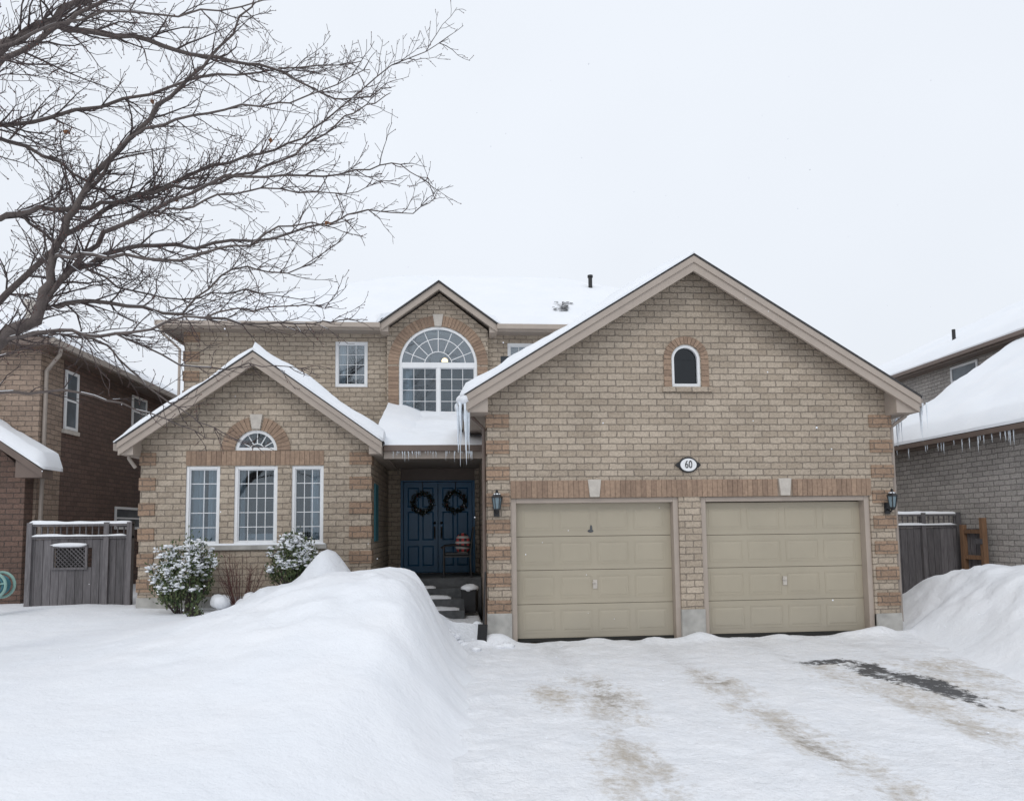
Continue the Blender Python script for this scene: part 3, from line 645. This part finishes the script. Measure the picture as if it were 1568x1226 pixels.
r=MB(); snow_sheet(r,up(E[1]),up(E[2]),up(RB),up(RA),40,14,.2,(0,0,1,0),.2,21); snow_sheet(r,up(E[0]),up(E[1]),up(RA),up(RA),30,14,.2,(0,0,1,0),.2,21); snow_sheet(r,up(E[3]),up(E[0]),up(RA),up(RB),20,8,.2); snow_sheet(r,up(E[2]),up(E[3]),up(RB),up(RB),10,8,.2)
r.obj("roof_snow",M_rsnow,NL,True)
v=MB(); v.tube([(-9.5,5.2,6.0),(-9.5,5.2,6.75)],[.09,.09],10); v.tube([(-9.5,5.2,6.72),(-9.5,5.2,6.85)],[.13,.13],10); v.obj("roof_vent",M_key,NL)
f=MB(); f.prism([(-7.78,2.86),(-7.78,2.72),(-9.6,3.98),(-9.6,4.14)],2.90,3.24); f.obj("wing_rake",M_gut,NL)
f=MB(); f.prism([(-7.78,2.72),(-8.29,2.72),(-8.29,3.05)],2.95,3.24); f.obj("wing_eave_return",M_gut,NL)
r=MB(); snow_sheet(r,(-9.7,2.86,4.21),(-7.74,2.86,2.87),(-7.74,3.5,2.87),(-9.7,3.5,4.21),20,6,.24,(0,1,1,0),.14,23); r.obj("wing_roof_snow",M_rsnow,NL,True)
M_dg=plain("opaque_dark_glass",(.10,.12,.14),.08,.3,2)
def side_window(P,x,nx,y0,y1,z0,z1):
    f=MB(); a,b=(x,x+nx*.03)
    lo,hi=min(a,b),max(a,b)
    f.box(lo,hi,y0,y0+.06,z0,z1).box(lo,hi,y1-.06,y1,z0,z1).box(lo,hi,y0+.06,y1-.06,z1-.06,z1).box(lo-.01*(nx<0),hi+.01*(nx>0),y0+.06,y1-.06,z0,z0+.06)
    f.box(lo,hi,y0+.06,y1-.06,(z0+z1)/2-.02,(z0+z1)/2+.02); f.obj("side_window_frame",M_white,P)
    g=MB(); g.box(x-.001 if nx>0 else x-.012,x+.012 if nx>0 else x+.001,y0+.06,y1-.06,z0+.06,z1-.06); g.obj("side_window_glass",M_dg,P)
side_window(NL,wx,1,4.35,4.85,3.85,5.10); side_window(NL,wx,1,7.3,8.1,4.35,5.15); side_window(NL,wx,1,6.6,8.0,1.75,2.3)
MB().box(wx+.0,wx+.05,4.3,4.9,3.76,3.84).box(wx,wx+.05,7.25,8.15,4.27,4.34).obj("side_sills",M_key,NL)

NR=empty("brick_house"); rx=10.12
w=MB(); w.box(rx,19,-3,4.3,-.3,3.35); w.obj("single_storey_walls",M_nbR,NR)
w=MB(); w.box(13.75,22,4.3,14,-.3,6.12); w.box(rx,13.749,4.301,8,-.3,3.35); w.obj("two_storey_walls",M_nbR,NR)
f=MB(); f.box(9.78,9.82,-3.3,8.3,3.24,3.38).box(9.821,10.12,-3.3,8.3,3.25,3.29).box(9.70,9.779,-3.3,8.3,3.28,3.37); f.obj("lower_eave",M_gut,NR)
def RZr(x): return 3.38+(x-9.78)*.66
r=MB(); r.add([(9.78,-3.3,3.38),(9.78,4.62,3.38),(13.8,4.62,RZr(13.8)),(13.8,-3.3,RZr(13.8)),(17.8,-3.3,3.38),(17.8,4.62,3.38)],[(0,1,2,3),(3,2,5,4)]); r.obj("lower_roof",M_shing,NR)
r=MB(); snow_sheet(r,(9.70,-3.3,3.385),(9.70,4.64,3.385),(13.8,4.64,RZr(13.8)+.01),(13.8,-3.3,RZr(13.8)+.01),40,24,.26,(1,0,1,0),.22,31); snow_sheet(r,(17.8,4.6,3.385),(17.8,-3.3,3.385),(13.8,-3.3,RZr(13.8)+.01),(13.8,4.6,RZr(13.8)+.01),20,10,.26,(1,0,1,0)); r.obj("lower_roof_snow",M_rsnow,NR,True)
w=MB(); w.prism([(rx,3.35),(17.5,3.35),(13.8,RZr(13.8)-.08),],4.0,4.29); w.prism([(rx,3.35),(17.5,3.35),(13.8,RZr(13.8)-.08),],-2.99,-2.8); w.obj("gable_infill",M_nbR,NR)
f=MB(); f.box(13.36,13.40,3.9,14.4,6.04,6.20).box(13.40,22,3.9,3.94,6.04,6.20).box(13.401,22,3.941,14.3,6.05,6.09).box(13.27,13.359,3.9,14.4,6.09,6.19); f.obj("upper_eave",M_gut,NR)
E=[(13.34,3.88,6.2),(22.3,3.88,6.2),(22.3,14.4,6.2),(13.34,14.4,6.2)]; hh=4.48; zc=6.2+hh*.5; mx=(13.34+22.3)/2
RA,RB=(mx,3.88+hh,zc),(mx,14.4-hh,zc); rf=MB(); rf.add(E+[RA,RB],[(0,1,4),(1,2,5,4),(2,3,5),(3,0,4,5)]); rf.obj("upper_roof",M_shing,NR)
r=MB(); snow_sheet(r,up(E[3]),up(E[0]),up(RA),up(RB),40,14,.22,(0,0,1,0),.2,33); snow_sheet(r,up(E[0]),up(E[1]),up(RA),up(RA),30,14,.22,(0,0,1,0),.2,33); snow_sheet(r,up(E[1]),up(E[2]),up(RB),up(RA),20,8,.22); snow_sheet(r,up(E[2]),up(E[3]),up(RB),up(RB),10,8,.22); r.obj("upper_roof_snow",M_rsnow,NR,True)
side_window(NR,13.75,-1,6.3,7.3,5.15,5.98); side_window(NR,13.75,-1,4.6,5.2,5.35,5.98)
v=MB(); v.tube([(14.6,8.2,6.6),(14.6,8.2,7.35)],[.05,.05],8); v.obj("vent_pipe",M_black,NR)
ic=MB()
for k in range(30): icicle(9.74,random.uniform(-.5,4.4),3.28,random.uniform(.06,.32),.011)
ic.obj("eave_icicles",M_ice,NR,True)

# ================================================================= FENCES
def fence(name,x0,x1,y,z0,z1,window=None,post=True):
    e=empty(name); b=MB(); x=x0; wd=.14
    while x<x1-.02:
        xe=min(x+wd-.008,x1)
        if window and x<window[1] and xe>window[0]:
            b.box(x,xe,y,y+.02,z0,window[2]); b.box(x,xe,y,y+.02,window[3],z1-.26)
        else: b.box(x,xe,y+random.uniform(-.003,.003),y+.02,z0+random.uniform(-.01,.01),z1-.26+random.uniform(-.008,.008))
        x+=wd
    b.obj("boards",M_fence,e)
    r=MB(); r.box(x0,x1,y-.03,y+.05,z1-.255,z1-.21).box(x0,x1,y-.025,y+.045,z1-.03,z1+.01).box(x0,x1,y+.021,y+.06,z0+.2,z0+.29)
    n=int((x1-x0)/.11)
    for i in range(n): r.box(x0+i*.11,x0+i*.11+.02,y,y+.02,z1-.21,z1-.03)
    for px in (x0,x1-.09,x0+(x1-x0)*.73): r.box(px,px+.09,y-.045,y+.065,z0-.2,z1+.04)
    r.obj("rails_and_posts",M_fence,e)
    s=MB(); snow_sheet(s,(x0,y-.03,z1+.012),(x1,y-.03,z1+.012),(x1,y+.05,z1+.012),(x0,y+.05,z1+.012),24,3,.055,(1,1,1,1),.03,3,.5)
    snow_sheet(s,(x0+.1,y-.06,z1-.209),(x1-.1,y-.06,z1-.209),(x1-.1,y-.001,z1-.209),(x0+.1,y-.001,z1-.209),24,3,.035,(1,1,1,1),.03,3,.9)
    s.obj("fence_snow",M_rsnow,e,True)
    if window:
        w=MB(); a,b_,c,d=window
        w.box(a-.04,b_+.04,y-.03,y-.001,c-.04,c).box(a-.04,b_+.04,y-.03,y-.001,d,d+.04).box(a-.04,a,y-.03,y-.001,c,d).box(b_,b_+.04,y-.03,y-.001,c,d)
        k=a-.4
        while k<b_:
            for sgn in (1,-1):
                xs_,xe=(k,k+(d-c)) if sgn>0 else (k+(d-c),k)
                q0=Vector((xs_,y-.01+.004*sgn,c)); q1=Vector((xe,y-.01+.004*sgn,d)); dx=xe-xs_
                ta,tb=sorted(((a-xs_)/dx,(b_-xs_)/dx)); t0=max(0,ta); t1=min(1,tb)
                if t1>t0: w.tube([q0.lerp(q1,t0),q0.lerp(q1,t1)],[.009,.009],4)
            k+=.075
        w.obj("lattice_window",M_fence,e)
        s=MB(); s.ball(((a+b_)/2,y-.03,d+.055),.05,16,6,(6.5,.8,.8),.1); s.obj("lattice_snow",M_rsnow,e,True)
        MB().box(a,b_,y+.05,y+.06,c,d).obj("dark_behind_lattice",M_gap,e)
    return e
fence("wooden_fence",-7.75,-5.93,2.5,.15,1.82,window=(-7.28,-6.74,1.05,1.40))
fence("wooden_fence",7.02,10.10,2.6,.05,1.83)
og=empty("open_wooden_gate"); t=MB()
gx,gy=9.95,1.75
t.box(gx-.05,gx+.04,gy,gy+.08,.1,1.75).box(gx-.05,gx+.04,gy+.52,gy+.60,.1,1.62)
for zz in (.35,.95,1.45): t.box(gx-.03,gx+.02,gy+.08,gy+.52,zz,zz+.08)
t.obj("gate_frame",M_owood,og)
t=MB()
for k in range(4): t.box(gx+.041,gx+.06,gy+.01+k*.15,gy+.14+k*.15,.2,1.55)
t.box(gx-.06,gx-.03,gy+.02,gy+.20,1.25,1.35).box(gx-.06,gx-.03,gy+.02,gy+.20,.75,.85)
t.obj("gate_boards_and_hinges",M_fence,og)
hr_=empty("garden_hose_reel"); cx,cy,cz=-7.36,1.0,.85
t=MB()
def torus_y(mb,cx,cy,cz,R,r,n=28):
    pts=[(cx+R*math.cos(2*math.pi*i/n),cy,cz+R*math.sin(2*math.pi*i/n)) for i in range(n+1)]; mb.tube(pts,[r]*(n+1),8,False)
torus_y(t,cx,cy,cz,.20,.022); torus_y(t,cx,cy+.22,cz,.20,.022)
for i in range(6):
    a=math.pi*i/3+.2; t.tube([(cx,cy,cz),(cx+.2*math.cos(a),cy,cz+.2*math.sin(a))],[.014]*2,6)
t.tube([(cx,cy-.02,cz),(cx,cy+.22,cz)],[.05]*2,10); t.box(cx-.22,cx+.22,cy-.03,cy+.24,.18,.30); t.box(cx-.05,cx-.01,cy-.04,cy-.01,.28,cz); t.box(cx+.01,cx+.05,cy-.04,cy-.01,.28,cz)
M_rg=plain("pale_teal_plastic",(.22,.36,.32),.5); t.obj("reel_frame",M_rg,hr_)
t=MB()
for k in range(5): torus_y(t,cx,cy+.03+k*.04,cz,.14,.02)
t.obj("hose_coil",M_teal,hr_,True)

# ================================================================= GROUND
def ground_h(x,y):
    lawn=.36+.05*nz(x,y,3,.35)+.02*nz(x,y,7,1.1)
    lawn-=.16*sst(-3.5,-7.5,y)*sst(-3.5,-.8,x)
    lawn+=.18*math.exp(-((x+5.0)/1.6)**2-((y+4.9)/1.2)**2)
    wl=1.15 if x>-1.05 else 1.9
    b=.74*math.exp(-((x+1.05)/wl)**2)*math.exp(-(max(0,abs(y+1.7)-.5)/(2.1 if y<-1.7 else 1.6))**2)
    b+=.74*math.exp(-((x+2.05)/.44)**2-((y-.75)/.55)**2)
    b+=.34*math.exp(-((x+2.85)/.6)**2-((y-.5)/.5)**2)
    rg=1-abs(nz(x+.3*nz(x,y,1,1.5),y,1,1.6))*2
    lump=.05*nz(x,y,1,2.1)+.035*nz(x,y,5,4.5)+.02*nz(x,y,8,9)+.05*rg
    h=lawn+b*(1+.08*nz(x,y,2,1.7))+lump*min(1,b*2.0)+.008*nz(x,y,13,3)
    tr=sst(-1.75,-1.15,x)*sst(-.35,.9,y); h=h*(1-tr)+tr*.10
    wd=.87+.9*sst(-3.5,-7.5,y)
    e=1-sst(.22-wd+.1*nz(x,y,4,.9),.22+.12*nz(x,y,6,2),x) if y<.2 else (1-sst(-.4,.42,x) if x>-1 else 1)
    if y>=.2: e=max(e,.75)
    left=-.13+(h+.13)*e
    if x<=.4: return left
    xf=6.85+.27*min(0,y)+.14*nz(x,y,8,1.2)
    if y>0: xf=6.9
    k=sst(xf,xf+1.5,x)
    rb=.55+.42*math.exp(-((x-9.0)/1.6)**2)*math.exp(-((y+1.0)/3.0)**2)+.10*nz(x,y,9,1.6)+.06*nz(x,y,11,4)+.025*nz(x,y,14,9)
    if y>.8: rb=rb+( .2-rb)*sst(.8,2.2,y)
    return -.13+(rb+.13)*k
def axis(lo,hi,step,far):
    a=[]; v=lo
    while v<hi: a.append(v); v+=step
    a.append(hi); s=step; v=hi
    pos=[]
    while v<far: s*=1.35; v+=s; pos.append(v)
    s=step; v=lo; neg=[]
    while v>-far: s*=1.35; v-=s; neg.append(v)
    return neg[::-1]+a+pos
xs=axis(-9,11,.065,900); ys=axis(-8.5,3.6,.065,900)
g=MB(); nx=len(xs)
for yy in ys:
    for xx in xs: g.v.append((xx,yy,ground_h(max(-30,min(30,xx)),max(-30,min(30,yy)))))
for j in range(len(ys)-1):
    for i in range(nx-1):
        a=j*nx+i; g.f.append((a,a+1,a+nx+1,a+nx))
g.obj("snow_ground",M_snow,None,True)
d=MB(); xs=[-.6+.055*i for i in range(int(9.2/.055))]; ys=[-16+.055*i for i in range(int(16.1/.055))]; nx=len(xs)
for yy in ys:
    for xx in xs:
        z=-.085+.020*nz(xx,yy,0,1.4)+.014*nz(xx,yy,3,4.5)+.009*nz(xx,yy,6,10)
        for tx in (1.4,2.85,4.35,5.1,5.75): z-=.016*math.exp(-((xx-tx)/.16)**2)
        z+=.10*math.exp(-((yy+.12)/.16)**2)*(max(0,nz(xx,yy,2,2.2)+.15)+.9*math.exp(-((xx-3.62)/.32)**2)+1.0*math.exp(-((xx-.55)/.35)**2)+.8*math.exp(-((xx-6.6)/.5)**2))
        if xx<.5: z+= .04*max(0,nz(xx,yy,12,3))
        d.v.append((xx,yy,z))
for j in range(len(ys)-1):
    for i in range(nx-1):
        a=j*nx+i; d.f.append((a,a+1,a+nx+1,a+nx))
d.obj("driveway",M_drive,None,True)
t=MB()
for k in range(45):
    xx=random.uniform(-.15,.75); yy=random.uniform(-.6,1.2) if xx<.35 else random.uniform(-.45,-.05)
    zb=(max(ground_h(xx,yy),-.08)); t.ball((xx,yy,zb+.01),random.uniform(.03,.09),9,7,(1.1,1,.6),.14)
for k in range(60):
    xx=random.uniform(.2,6.3); yy=random.uniform(-6,-.3); t.ball((xx,yy,-.087),random.uniform(.006,.016),6,5,(1,1,.7),.2)
t.obj("loose_snow_chunks",M_snow,None,True)

# ================================================================= SHRUBS
def bush(name,cx,cy,zb,rx_,rz,n,snow_n):
    e=empty(name); L_=MB(); T_=MB(); W=MB()
    for i in range(52):
        a=random.uniform(0,2*math.pi); k=random.uniform(.2,1.0); tip=Vector((cx+rx_*k*math.cos(a)*.95,cy+rx_*.8*k*math.sin(a),zb+rz*random.uniform(.8,2.1)*(1.08-.45*k*k)))
        base=Vector((cx+.1*math.cos(a),cy+.1*math.sin(a),zb-.15)); mid=base.lerp(tip,.55)+Vector((math.cos(a),math.sin(a)*.8,-.1))*rx_*.18*k
        T_.tube([base,mid,tip],[.012,.008,.004],4)
        for j in range(n):
            t=random.uniform(.35,1.05); p=(mid.lerp(tip,(t-.5)*2) if t>.5 else base.lerp(mid,t*2))+Vector((random.gauss(0,.045),random.gauss(0,.045),random.gauss(0,.045)))
            leaf(L_,p,((tip-mid).normalized()+Vector((random.uniform(-1,1),random.uniform(-1,1),random.uniform(-.6,1))))[:],random.uniform(.045,.075),.014)
        for j in range(snow_n):
            t=random.uniform(.3,1.08)**.6; p=mid.lerp(tip,t)+Vector((random.gauss(0,.045),random.gauss(0,.045)-.02,.035))
            if random.random()<.3: W.ball(p,random.uniform(.014,.034),7,5,(1.4,1.3,.6),.3)
            else:
                for q in range(4): leaf(W,p+Vector((random.gauss(0,.015),random.gauss(0,.015),0)),(random.uniform(-1,1),random.uniform(-1,1),random.uniform(-.1,.5)),random.uniform(.03,.065),.015)
    T_.obj("stems",M_twig,e); L_.obj("foliage",M_leaf,e); W.obj("snow_on_leaves",M_snow,e)
bush("snowy_bush",-4.42,1.02,.45,.56,.52,80,13)
bush("snowy_bush",-2.72,1.12,.82,.46,.34,70,13)
bush("evergreen_sprig",-4.0,.3,.36,.09,.10,3,0)
e=empty("bare_shrub"); T_=MB(); W=MB()
for i in range(40):
    a=random.uniform(0,6.28); k=random.uniform(.05,.38); b0=Vector((-3.55+.06*math.cos(a),1.05,.35)); tip=b0+Vector((k*math.cos(a),k*.6*math.sin(a),random.uniform(.5,.95))); md=b0.lerp(tip,.5)+Vector((.05*math.cos(a),0,.03))
    T_.tube([b0,md,tip],[.007,.004,.0025],4)
    for j in range(3):
        p=md.lerp(tip,random.random()); T_.tube([p,p+Vector((random.uniform(-.12,.12),random.uniform(-.1,.1),random.uniform(.03,.16)))],[.003,.002],3)
for k in range(12): W.ball((-3.5+random.uniform(-.4,.4),1.0+random.uniform(-.15,.1),.42+random.uniform(0,.14)),random.uniform(.07,.14),10,8,(1,1,.9),.08)
T_.obj("stems",M_bud,e); W.obj("snow_clumps",M_snow,e,True)

# ================================================================= TREE
TR=empty("bare_tree"); big=MB(); tw=MB(); bud=MB(); dl=MB(); sn=MB()
def smooth(pts,sub=5):
    P=[Vector(p[:3]) for p in pts]; R_=[p[3]*.82 for p in pts]; out=[];ro=[]
    for i in range(len(P)-1):
        p0=P[max(i-1,0)];p1=P[i];p2=P[i+1];p3=P[min(i+2,len(P)-1)]
        for k in range(sub):
            t=k/sub; out.append(.5*((2*p1)+(p2-p0)*t+(2*p0-5*p1+4*p2-p3)*t*t+(3*p1-p0-3*p2+p3)*t**3)); ro.append(R_[i]*(1-t)+R_[i+1]*t)
    out.append(P[-1]); ro.append(R_[-1]); return out,ro
def rv(s=1): return Vector((random.gauss(0,s),random.gauss(0,s),random.gauss(0,s)))
def twig(p,d,l,r,level):
    n=5 if level==1 else 3; pts=[p.copy()]; dd=d.normalized(); q=p.copy(); dirs=[]
    for i in range(n):
        dd=(dd+rv(.17)+Vector((0,0,.035))).normalized(); q=q+dd*l/n; pts.append(q.copy()); dirs.append(dd.copy())
    rs=[max(.0026,r*(1-.8*i/n)) for i in range(n+1)]
    tw.tube(pts,rs,5 if level==1 else 3,False)
    if level>=2:
        if random.random()<.6: bud.ball(pts[-1],.0075,3,2,(.8,.8,1.3))
        if random.random()<.3: bud.ball(pts[2],.006,3,2)
    elif nz(p.x*2,p.z*2,p.y)>.12: sn.tube([pts[1]+Vector((0,0,rs[1]*.8)),pts[2]+Vector((0,0,rs[2]*.8))],[rs[1]*.7,rs[2]*.7],5)
    if level<3:
        step=.082 if level==1 else .095
        k=int(l/step)
        for j in range(k):
            t=(j+.6+random.uniform(-.3,.3))/k*n
            i=min(n-1,int(t)); pp=pts[i].lerp(pts[i+1],t-i); D=dirs[i]
            side=D.cross(rv()); 
            if side.length<.01: continue
            side.normalize(); side.y*=.75
            ang=random.uniform(.5,1.05); nd=D*math.cos(ang)+side*math.sin(ang)+Vector((0,0,.06))
            ll=l*random.uniform(.24,.55)*(1-.45*t/n)
            if ll>.055: twig(pp,nd,ll,rs[i]*.6,level+1)
def limb(pts,dens=.13,cl=(.45,1.2)):
    P,R_=smooth(pts); P=[p+rv(.016) for p in P]; big.tube(P,R_,8,True)
    for i in range(len(P)-1):
        if R_[i]>.008 and (P[i+1]-P[i]).normalized().z<.8:
            m0=P[i]+Vector((0,0,R_[i]*.6)); m1=P[i+1]+Vector((0,0,R_[i+1]*.6))
            if nz(P[i].x*3,P[i].z*3,i*.1)>-.02: sn.tube([m0,m1],[R_[i]*.68,R_[i+1]*.68],6)
    L=0; nxt=.1
    tot=sum((P[i+1]-P[i]).length for i in range(len(P)-1))
    for i in range(len(P)-1):
        seg=(P[i+1]-P[i]); L+=seg.length
        while L>nxt:
            nxt+=dens*random.uniform(.6,1.4); D=seg.normalized()
            if P[i].x<-5.0: continue
            side=D.cross(rv()).normalized(); side.y*=.8
            ang=random.uniform(.45,1.0); nd=D*math.cos(ang)+side*math.sin(ang)+Vector((.05,0,.04))
            fr=L/tot; l=random.uniform(*cl)*(1-.5*fr)
            twig(P[i].copy(),nd,l,min(.011,max(.0055,R_[i]*.5)),1)
big.tube([(-5.75,-3.2,-.1),(-5.7,-3.2,.4),(-5.65,-3.25,1.5),(-5.6,-3.3,2.5)],[.24,.19,.165,.155],14)
limb([(-5.6,-3.3,2.4,.11),(-5.45,-3.5,4.3,.085),(-5.1,-3.6,5.7,.07),(-4.6,-3.7,6.36,.062),(-4.14,-3.7,6.70,.05),(-3.5,-3.8,7.1,.038),(-2.7,-3.9,7.7,.02)])
limb([(-4.14,-3.7,6.70,.038),(-3.28,-3.6,6.7,.028),(-2.62,-3.5,6.6,.022),(-1.96,-3.3,6.64,.016),(-1.36,-3.2,6.38,.011),(-.75,-3.1,6.6,.006)])
limb([(-5.45,-3.5,4.3,.05),(-5.0,-3.9,5.3,.04),(-4.6,-4.0,5.78,.032),(-3.94,-4.1,6.25,.026),(-3.4,-4.2,6.5,.02),(-2.7,-4.3,6.9,.012),(-2.1,-4.4,7.2,.007)])
limb([(-5.55,-3.3,3.6,.05),(-5.1,-3.2,4.7,.038),(-4.57,-3.2,5.02,.032),(-3.94,-3.3,5.03,.027),(-3.28,-3.4,5.16,.022),(-2.44,-3.5,5.26,.017),(-1.7,-3.5,5.58,.013),(-1.2,-3.4,6.04,.009),(-.7,-3.3,6.4,.005)])
limb([(-5.6,-3.3,2.3,.10),(-5.1,-3.4,2.95,.085),(-4.51,-3.5,3.57,.075),(-4.15,-3.5,3.86,.062),(-3.99,-3.6,4.38,.045),(-3.74,-3.6,5.0,.036),(-3.32,-3.7,5.49,.029),(-2.88,-3.7,6.0,.022),(-2.45,-3.7,6.45,.016),(-2.0,-3.8,7.0,.008)])
limb([(-4.15,-3.5,3.86,.034),(-3.75,-3.3,4.05,.026),(-2.95,-3.1,3.97,.019),(-1.98,-2.9,3.93,.013),(-1.4,-2.9,3.99,.009),(-1.01,-2.8,4.05,.005)],.11,(.35,.9))
limb([(-4.51,-3.5,3.57,.03),(-3.94,-3.7,3.60,.024),(-3.28,-3.8,3.56,.018),(-2.43,-3.9,3.72,.012),(-1.65,-4.0,3.77,.008),(-1.2,-4.0,3.78,.004)],.11,(.3,.8))
limb([(-3.94,-3.7,3.60,.016),(-3.45,-3.6,3.5,.013),(-3.07,-3.5,3.12,.010),(-2.6,-3.4,2.75,.007),(-1.98,-3.3,2.46,.004)],.12,(.25,.7))
limb([(-4.15,-3.5,3.90,.038),(-3.6,-3.6,4.54,.030),(-3.15,-3.6,4.83,.024),(-2.3,-3.7,5.2,.017),(-1.33,-3.8,5.17,.011),(-.65,-3.9,5.28,.007),(-.25,-3.9,5.1,.004)],.12,(.35,.95))
limb([(-4.05,-3.5,4.13,.034),(-3.47,-3.3,4.6,.027),(-2.6,-3.2,4.7,.020),(-1.63,-3.1,4.94,.013),(-1.1,-3.0,5.2,.009),(-.5,-3.0,5.22,.006),(-.15,-3.0,5.5,.003)],.12,(.35,.9))
limb([(-4.9,-3.8,5.5,.03),(-4.6,-3.6,5.6,.026),(-3.94,-3.4,5.38,.018),(-3.5,-3.3,5.1,.012),(-3.0,-3.2,5.0,.006)])
limb([(-5.3,-3.3,3.3,.05),(-4.6,-3.0,4.4,.036),(-4.0,-2.9,5.1,.03),(-3.28,-2.8,5.55,.024),(-2.4,-2.8,5.9,.017),(-1.65,-2.8,6.25,.012),(-.9,-2.9,6.85,.008),(-.1,-2.9,7.35,.004)],.12)
limb([(-5.3,-3.4,2.9,.03),(-4.6,-3.4,3.05,.02),(-3.8,-3.4,3.06,.014),(-3.1,-3.4,2.85,.009),(-2.5,-3.3,2.6,.004)],.2,(.2,.55))
limb([(-3.99,-3.6,4.38,.026),(-3.3,-3.9,4.3,.02),(-2.4,-4.1,4.2,.014),(-1.65,-4.2,4.45,.010),(-.95,-4.3,4.5,.005)],.11,(.35,.85))
limb([(-4.6,-4.0,5.78,.02),(-4.0,-4.5,5.9,.016),(-3.0,-4.7,6.1,.012),(-2.0,-4.8,6.1,.008),(-1.3,-4.8,6.3,.004)],.15)
limb([(-5.1,-3.6,5.7,.03),(-4.5,-2.8,6.3,.024),(-3.4,-2.4,7.0,.018),(-2.2,-2.2,7.4,.012),(-1.2,-2.1,7.6,.006)],.15)
limb([(-3.74,-3.6,5.0,.022),(-3.0,-3.9,5.55,.017),(-2.2,-4.1,5.65,.012),(-1.4,-4.2,5.75,.008),(-.8,-4.3,5.95,.004)],.12,(.35,.85))
limb([(-4.57,-3.2,5.02,.02),(-4.1,-2.7,4.6,.016),(-3.4,-2.5,4.35,.012),(-2.5,-2.4,4.5,.009),(-1.6,-2.3,4.35,.004)],.12,(.35,.85))
limb([(-2.95,-3.1,3.97,.014),(-2.3,-3.4,4.35,.011),(-1.7,-3.6,4.25,.008),(-1.15,-3.7,4.6,.004)],.11,(.35,.8))
limb([(-3.28,-3.8,3.56,.013),(-2.7,-3.3,3.35,.010),(-2.1,-3.1,3.45,.007),(-1.5,-3.0,3.35,.004)],.13,(.3,.65))
limb([(-3.15,-3.6,4.83,.016),(-2.5,-4.0,4.75,.012),(-1.8,-4.2,4.85,.009),(-1.0,-4.3,4.75,.005),(-.7,-4.3,4.9,.003)],.11,(.35,.8))
for c in ((-2.85,-3.5,5.08),(-1.95,-3.4,5.8),(-3.1,-3.6,6.05),(-1.4,-3.2,5.0),(-3.9,-3.6,5.7)):
    for k in range(3): 
        leaf(dl,c,(random.uniform(-1,1),random.uniform(-.5,.5),-1),.06,.025)
big.obj("trunk_and_limbs",M_bark,TR,True); tw.obj("twigs",M_twig,TR); bud.obj("buds",M_bud,TR); dl.obj("dead_leaves",M_dead,TR); sn.obj("snow_on_limbs",M_snow,TR,True)

t=MB()
for k in range(110):
    yy=random.uniform(-8.0,3); D=yy+10.5; t.ball((random.uniform(-.62,.85)*D,yy,1.65+random.uniform(-.2,.75)*D),random.uniform(.003,.007)*(.5+D/14),5,4)
t.obj("falling_snow",M_snow,None,True)

# ================================================================= LIGHT, SKY, CAMERA
W=bpy.data.worlds.new("World"); S.world=W; W.use_nodes=True; nt=W.node_tree; N=nt.nodes; L=nt.links
bg=N["Background"]; bg.inputs["Strength"].default_value=.12
sky=N.new("ShaderNodeTexSky"); sky.sky_type='NISHITA'; sky.sun_disc=False; sky.sun_elevation=rad(42); sky.sun_rotation=rad(205); sky.dust_density=4; sky.air_density=1.5
tc=N.new("ShaderNodeTexCoord"); sp=N.new("ShaderNodeSeparateXYZ"); L.new(tc.outputs["Generated"],sp.inputs[0])
mr=maprange(nt,sp.outputs[2],0,.9,0,1)
cl=mixc(nt,mr,(7.0,7.33,7.85),(7.6,8.0,8.6))
nn=noisen(nt,1.6,4,.5,tc.outputs["Generated"]); sc=N.new("ShaderNodeVectorMath"); sc.operation='SCALE'; L.new(cl,sc.inputs[0]); L.new(maprange(nt,nn,.3,.7,.96,1.03),sc.inputs["Scale"])
fin=mixc(nt,.95,sky.outputs[0],sc.outputs[0]); L.new(fin,bg.inputs["Color"])
sd=bpy.data.lights.new("sun",'SUN'); sd.energy=.6; sd.angle=rad(20); sd.color=(1,.97,.93); so=bpy.data.objects.new("sun",sd); S.collection.objects.link(so)
az=rad(205); el=rad(42); dv=Vector((math.sin(az)*math.cos(el),math.cos(az)*math.cos(el),math.sin(el)))
so.rotation_euler=dv.to_track_quat('Z','Y').to_euler()
R=(Matrix.Rotation(rad(-4.5),3,'Z')@Matrix.Rotation(rad(94.3),3,'X')@Matrix.Rotation(rad(-.7),3,'Z'))
cd=bpy.data.cameras.new("camera"); cd.lens=24; cd.sensor_width=36; cd.shift_y=.075; cd.clip_end=3000; cd.clip_start=.05
co=bpy.data.objects.new("camera",cd); S.collection.objects.link(co); co.matrix_world=Matrix.Translation((0,-10.5,1.65))@R.to_4x4(); S.camera=co
S.view_settings.view_transform='Standard'; S.view_settings.look='None'; S.view_settings.exposure=0
